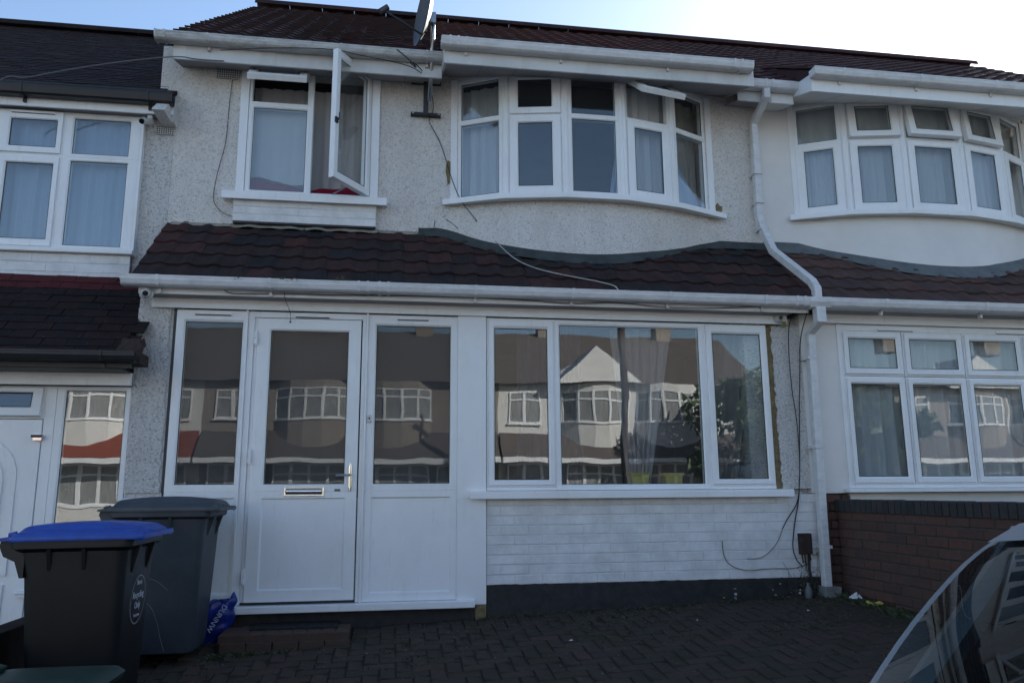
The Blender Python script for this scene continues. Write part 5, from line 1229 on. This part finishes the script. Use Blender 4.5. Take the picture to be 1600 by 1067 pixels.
# ------------------------------------------------------------------ across the street (seen reflected in the glass)
def far_house(x, mirror, wallm, roofm_, roof_low, label, gable=True, rz_=7.9):
    t = thing('terraced_house', (x, -24, -.6), label, 'house', 'sunlit houses across the street')
    W = 5.5; s = -1 if mirror else 1
    fr = Fr((x, -24, 0), (-1, 0, 0), (0, 1, 0))
    def U(u): return u*s
    def fb(m, u0, u1, v0, v1, w0, w1):
        a, b = sorted((U(u0), U(u1))); m.fbox(fr, a, b, v0, v1, w0, w1)
    m = MB(); fb(m, -2.75, 2.75, -.6, 5.2, -7.5, 0); m.build('wall', wallm, t)
    def fwin(u0, u1, v0, v1, w, f3=None, nx=2):
        ff = f3 or fr; a, b = sorted((u0, u1)) if f3 else sorted((U(u0), U(u1)))
        m = MB(); step = (b-a)/nx
        for k in range(nx):
            m.ring(ff, (a+k*step, a+(k+1)*step, v0+(v1-v0)*.7, v1), (a+k*step+.06, a+(k+1)*step-.06, v0+(v1-v0)*.7+.04, v1-.06), w+.05, w, .01); m.ring(ff, (a+k*step, a+(k+1)*step, v0, v0+(v1-v0)*.7), (a+k*step+.06, a+(k+1)*step-.06, v0+.06, v0+(v1-v0)*.7-.03), w+.05, w, .01)
        wn = m.build('window', 'upvc', t)
        m = MB(); m.fbox(ff, a+.04, b-.04, v0+.04, v1-.04, w+.002, w+.02); m.build('pane', 'far_net', wn)
        m = MB(); m.fbox(ff, a-.05, b+.05, v0-.05, v0, w, w+.10); m.build('sill', 'upvc', wn)
    fwin(-2.3, -1.0, 3.6, 4.8, 0)
    nd = [(-.2, 0), (.35, .45), (1.0, .62), (1.65, .62), (2.2, .42), (2.6, 0)]
    P = [(x-s*u, -24+w_) for u, w_ in nd]
    m = MB(); m.zprism(P, 2.3, 3.6); m.zprism(P, 4.85, 5.15); m.build('bay_wall', wallm, t)
    for a, b in zip(P, P[1:]):
        if mirror: a, b = a, b
        d = V3((b[0]-a[0], b[1]-a[1], 0)); ln = d.length; nn = V3((d.y, -d.x, 0)).normalized()
        if nn.y < 0: nn = -nn
        fwin(.0, ln, 3.6, 4.85, -.05, Fr((a[0], a[1], 0), d, nn), 1)
    m = MB(); z0 = 5.15
    m.add([(x-2.75, -23.6, z0), (x+2.75, -23.6, z0), (x+2.75, -28, rz_), (x-2.75, -28, rz_), (x+2.75, -32, 5.2), (x-2.75, -32, 5.2)], [(0, 1, 2, 3), (3, 2, 4, 5)])
    rf_ = m.build('roof', roofm_, t)
    if gable:
        cx = x-s*1.2; m = MB(); m.add([(cx-1.7, -23.2, 5.15), (cx+1.7, -23.2, 5.15), (cx, -23.6, 6.6), (cx-1.7, -24.5, 5.6), (cx+1.7, -24.5, 5.6), (cx, -26.2, 6.7)], [(0, 1, 2), (0, 2, 5, 3), (1, 4, 5, 2)]); m.build('bay_roof', 'far_wall', t)  # sun glare on the bay roof tiles put into a white colour
    m = MB(); m.box(x-.4, x+.4, -28.4, -27.6, 7.4, 8.8); m.build('chimney', 'far_wall_cream', t)
    m = MB(); m.add([(x-2.7, -22.9, 2.2), (x+2.7, -22.9, 2.2), (x+2.7, -24, 3.2), (x-2.7, -24, 3.2), (x-2.7, -24, 2.2), (x+2.7, -24, 2.2)], [(0, 1, 2, 3), (0, 1, 5, 4), (0, 3, 4), (1, 2, 5)]); m.build('porch_roof', roof_low, t)
    m = MB(); fb(m, -2.7, 2.7, 2.0, 2.19, 0.0, 1.15); m.build('fascia', 'upvc', t)
    fwin(-.1, 2.5, .6, 1.98, .25, nx=4); fwin(-2.4, -.4, -.4, 1.98, .25, nx=3)
    m = MB(); fb(m, -.15, 2.55, -.6, .58, 0.001, .32); m.build('lower_wall', wallm, t)
specs = [(-18.4, 'far_wall', 'tile_far', 'tile_far_red'), (-12.9, 'far_wall', 'tile_far', 'tile_far_red'), (-7.4, 'far_wall', 'tile_far', 'tile_far_red'), (-1.9, 'far_wall_cream', 'tile_far', 'tile_far'), (3.6, 'far_wall_cream', 'tile_far', 'tile_far'),
         (9.1, 'far_wall', 'tile_far', 'tile_far'), (14.6, 'far_wall', 'tile_far', 'tile_far'), (26.0, 'far_wall_cream', 'tile_far', 'tile_far'), (31.5, 'far_wall', 'tile_far', 'tile_far')]
ords = ['first', 'second', 'third', 'fourth', 'fifth', 'sixth', 'seventh', 'eighth', 'ninth']
for i, (x, a, b, c) in enumerate(specs):
    far_house(x, i % 2 == 1, a, b, c, 'sunlit %s bay fronted house across the street, %s from the left' % ('cream' if 'cream' in a else 'white', ords[i]), gable=i in (1, 5, 7), rz_=7.9 if x < 20 else 6.3)
def tree(x, y, h, r_, label):
    t = thing('broadleaf_tree', (x, y, -.6), label, 'tree', 'trees across the street')
    m = MB(); m.tube([(x, y, -.6), (x+.1, y, h*.3), (x, y+.1, h*.55)], .22, 8, .5)
    for k in range(6): a = k*1.05; m.tube([(x, y, h*.4), (x+r_*.5*math.cos(a), y+r_*.5*math.sin(a), h*.65)], .07, 6, .4)
    m.build('trunk', 'wood_brown', t)
    rn = random.Random(int(x*10)); m = MB()
    cl = [(x+rn.gauss(0, r_*.45), y+rn.gauss(0, r_*.45), h*.62+rn.gauss(0, h*.14), rn.uniform(.5, 1.1)) for _ in range(26)]
    for k in range(5200):
        cx, cy2, cz, cr = rn.choice(cl); d = V3((rn.gauss(0, 1), rn.gauss(0, 1), rn.gauss(0, 1))).normalized()*cr*rn.uniform(.6, 1); p = V3((cx, cy2, cz))+d; s = rn.uniform(.12, .30)
        q = [p+V3((rn.uniform(-s, s), rn.uniform(-s, s), rn.uniform(-s, s))) for _ in range(3)]; m.add(q, [(0, 1, 2)])
    m.build('crown', 'leaf', t, recalc=False)
tree(16.2, -20.6, 5.6, 2.4, 'leafy green tree in the gap between the houses across the street')
tree(21.5, -23, 5.0, 2.0, 'lower bushy tree right of the tall one across the street')
UP = thing('utility_pole', (9.6, -17.8, -.6), 'tall brown wooden utility pole on the far pavement', 'utility pole')
m = MB(); m.tube([(9.6, -17.8, -.6), (9.6, -17.8, 8.2)], .13, 10, .7); m.build('post', 'wood_brown', UP, smooth=True)
MB().box(9.1, 10.1, -17.85, -17.75, 7.6, 7.7).build('crossarm', 'wood_brown', UP)
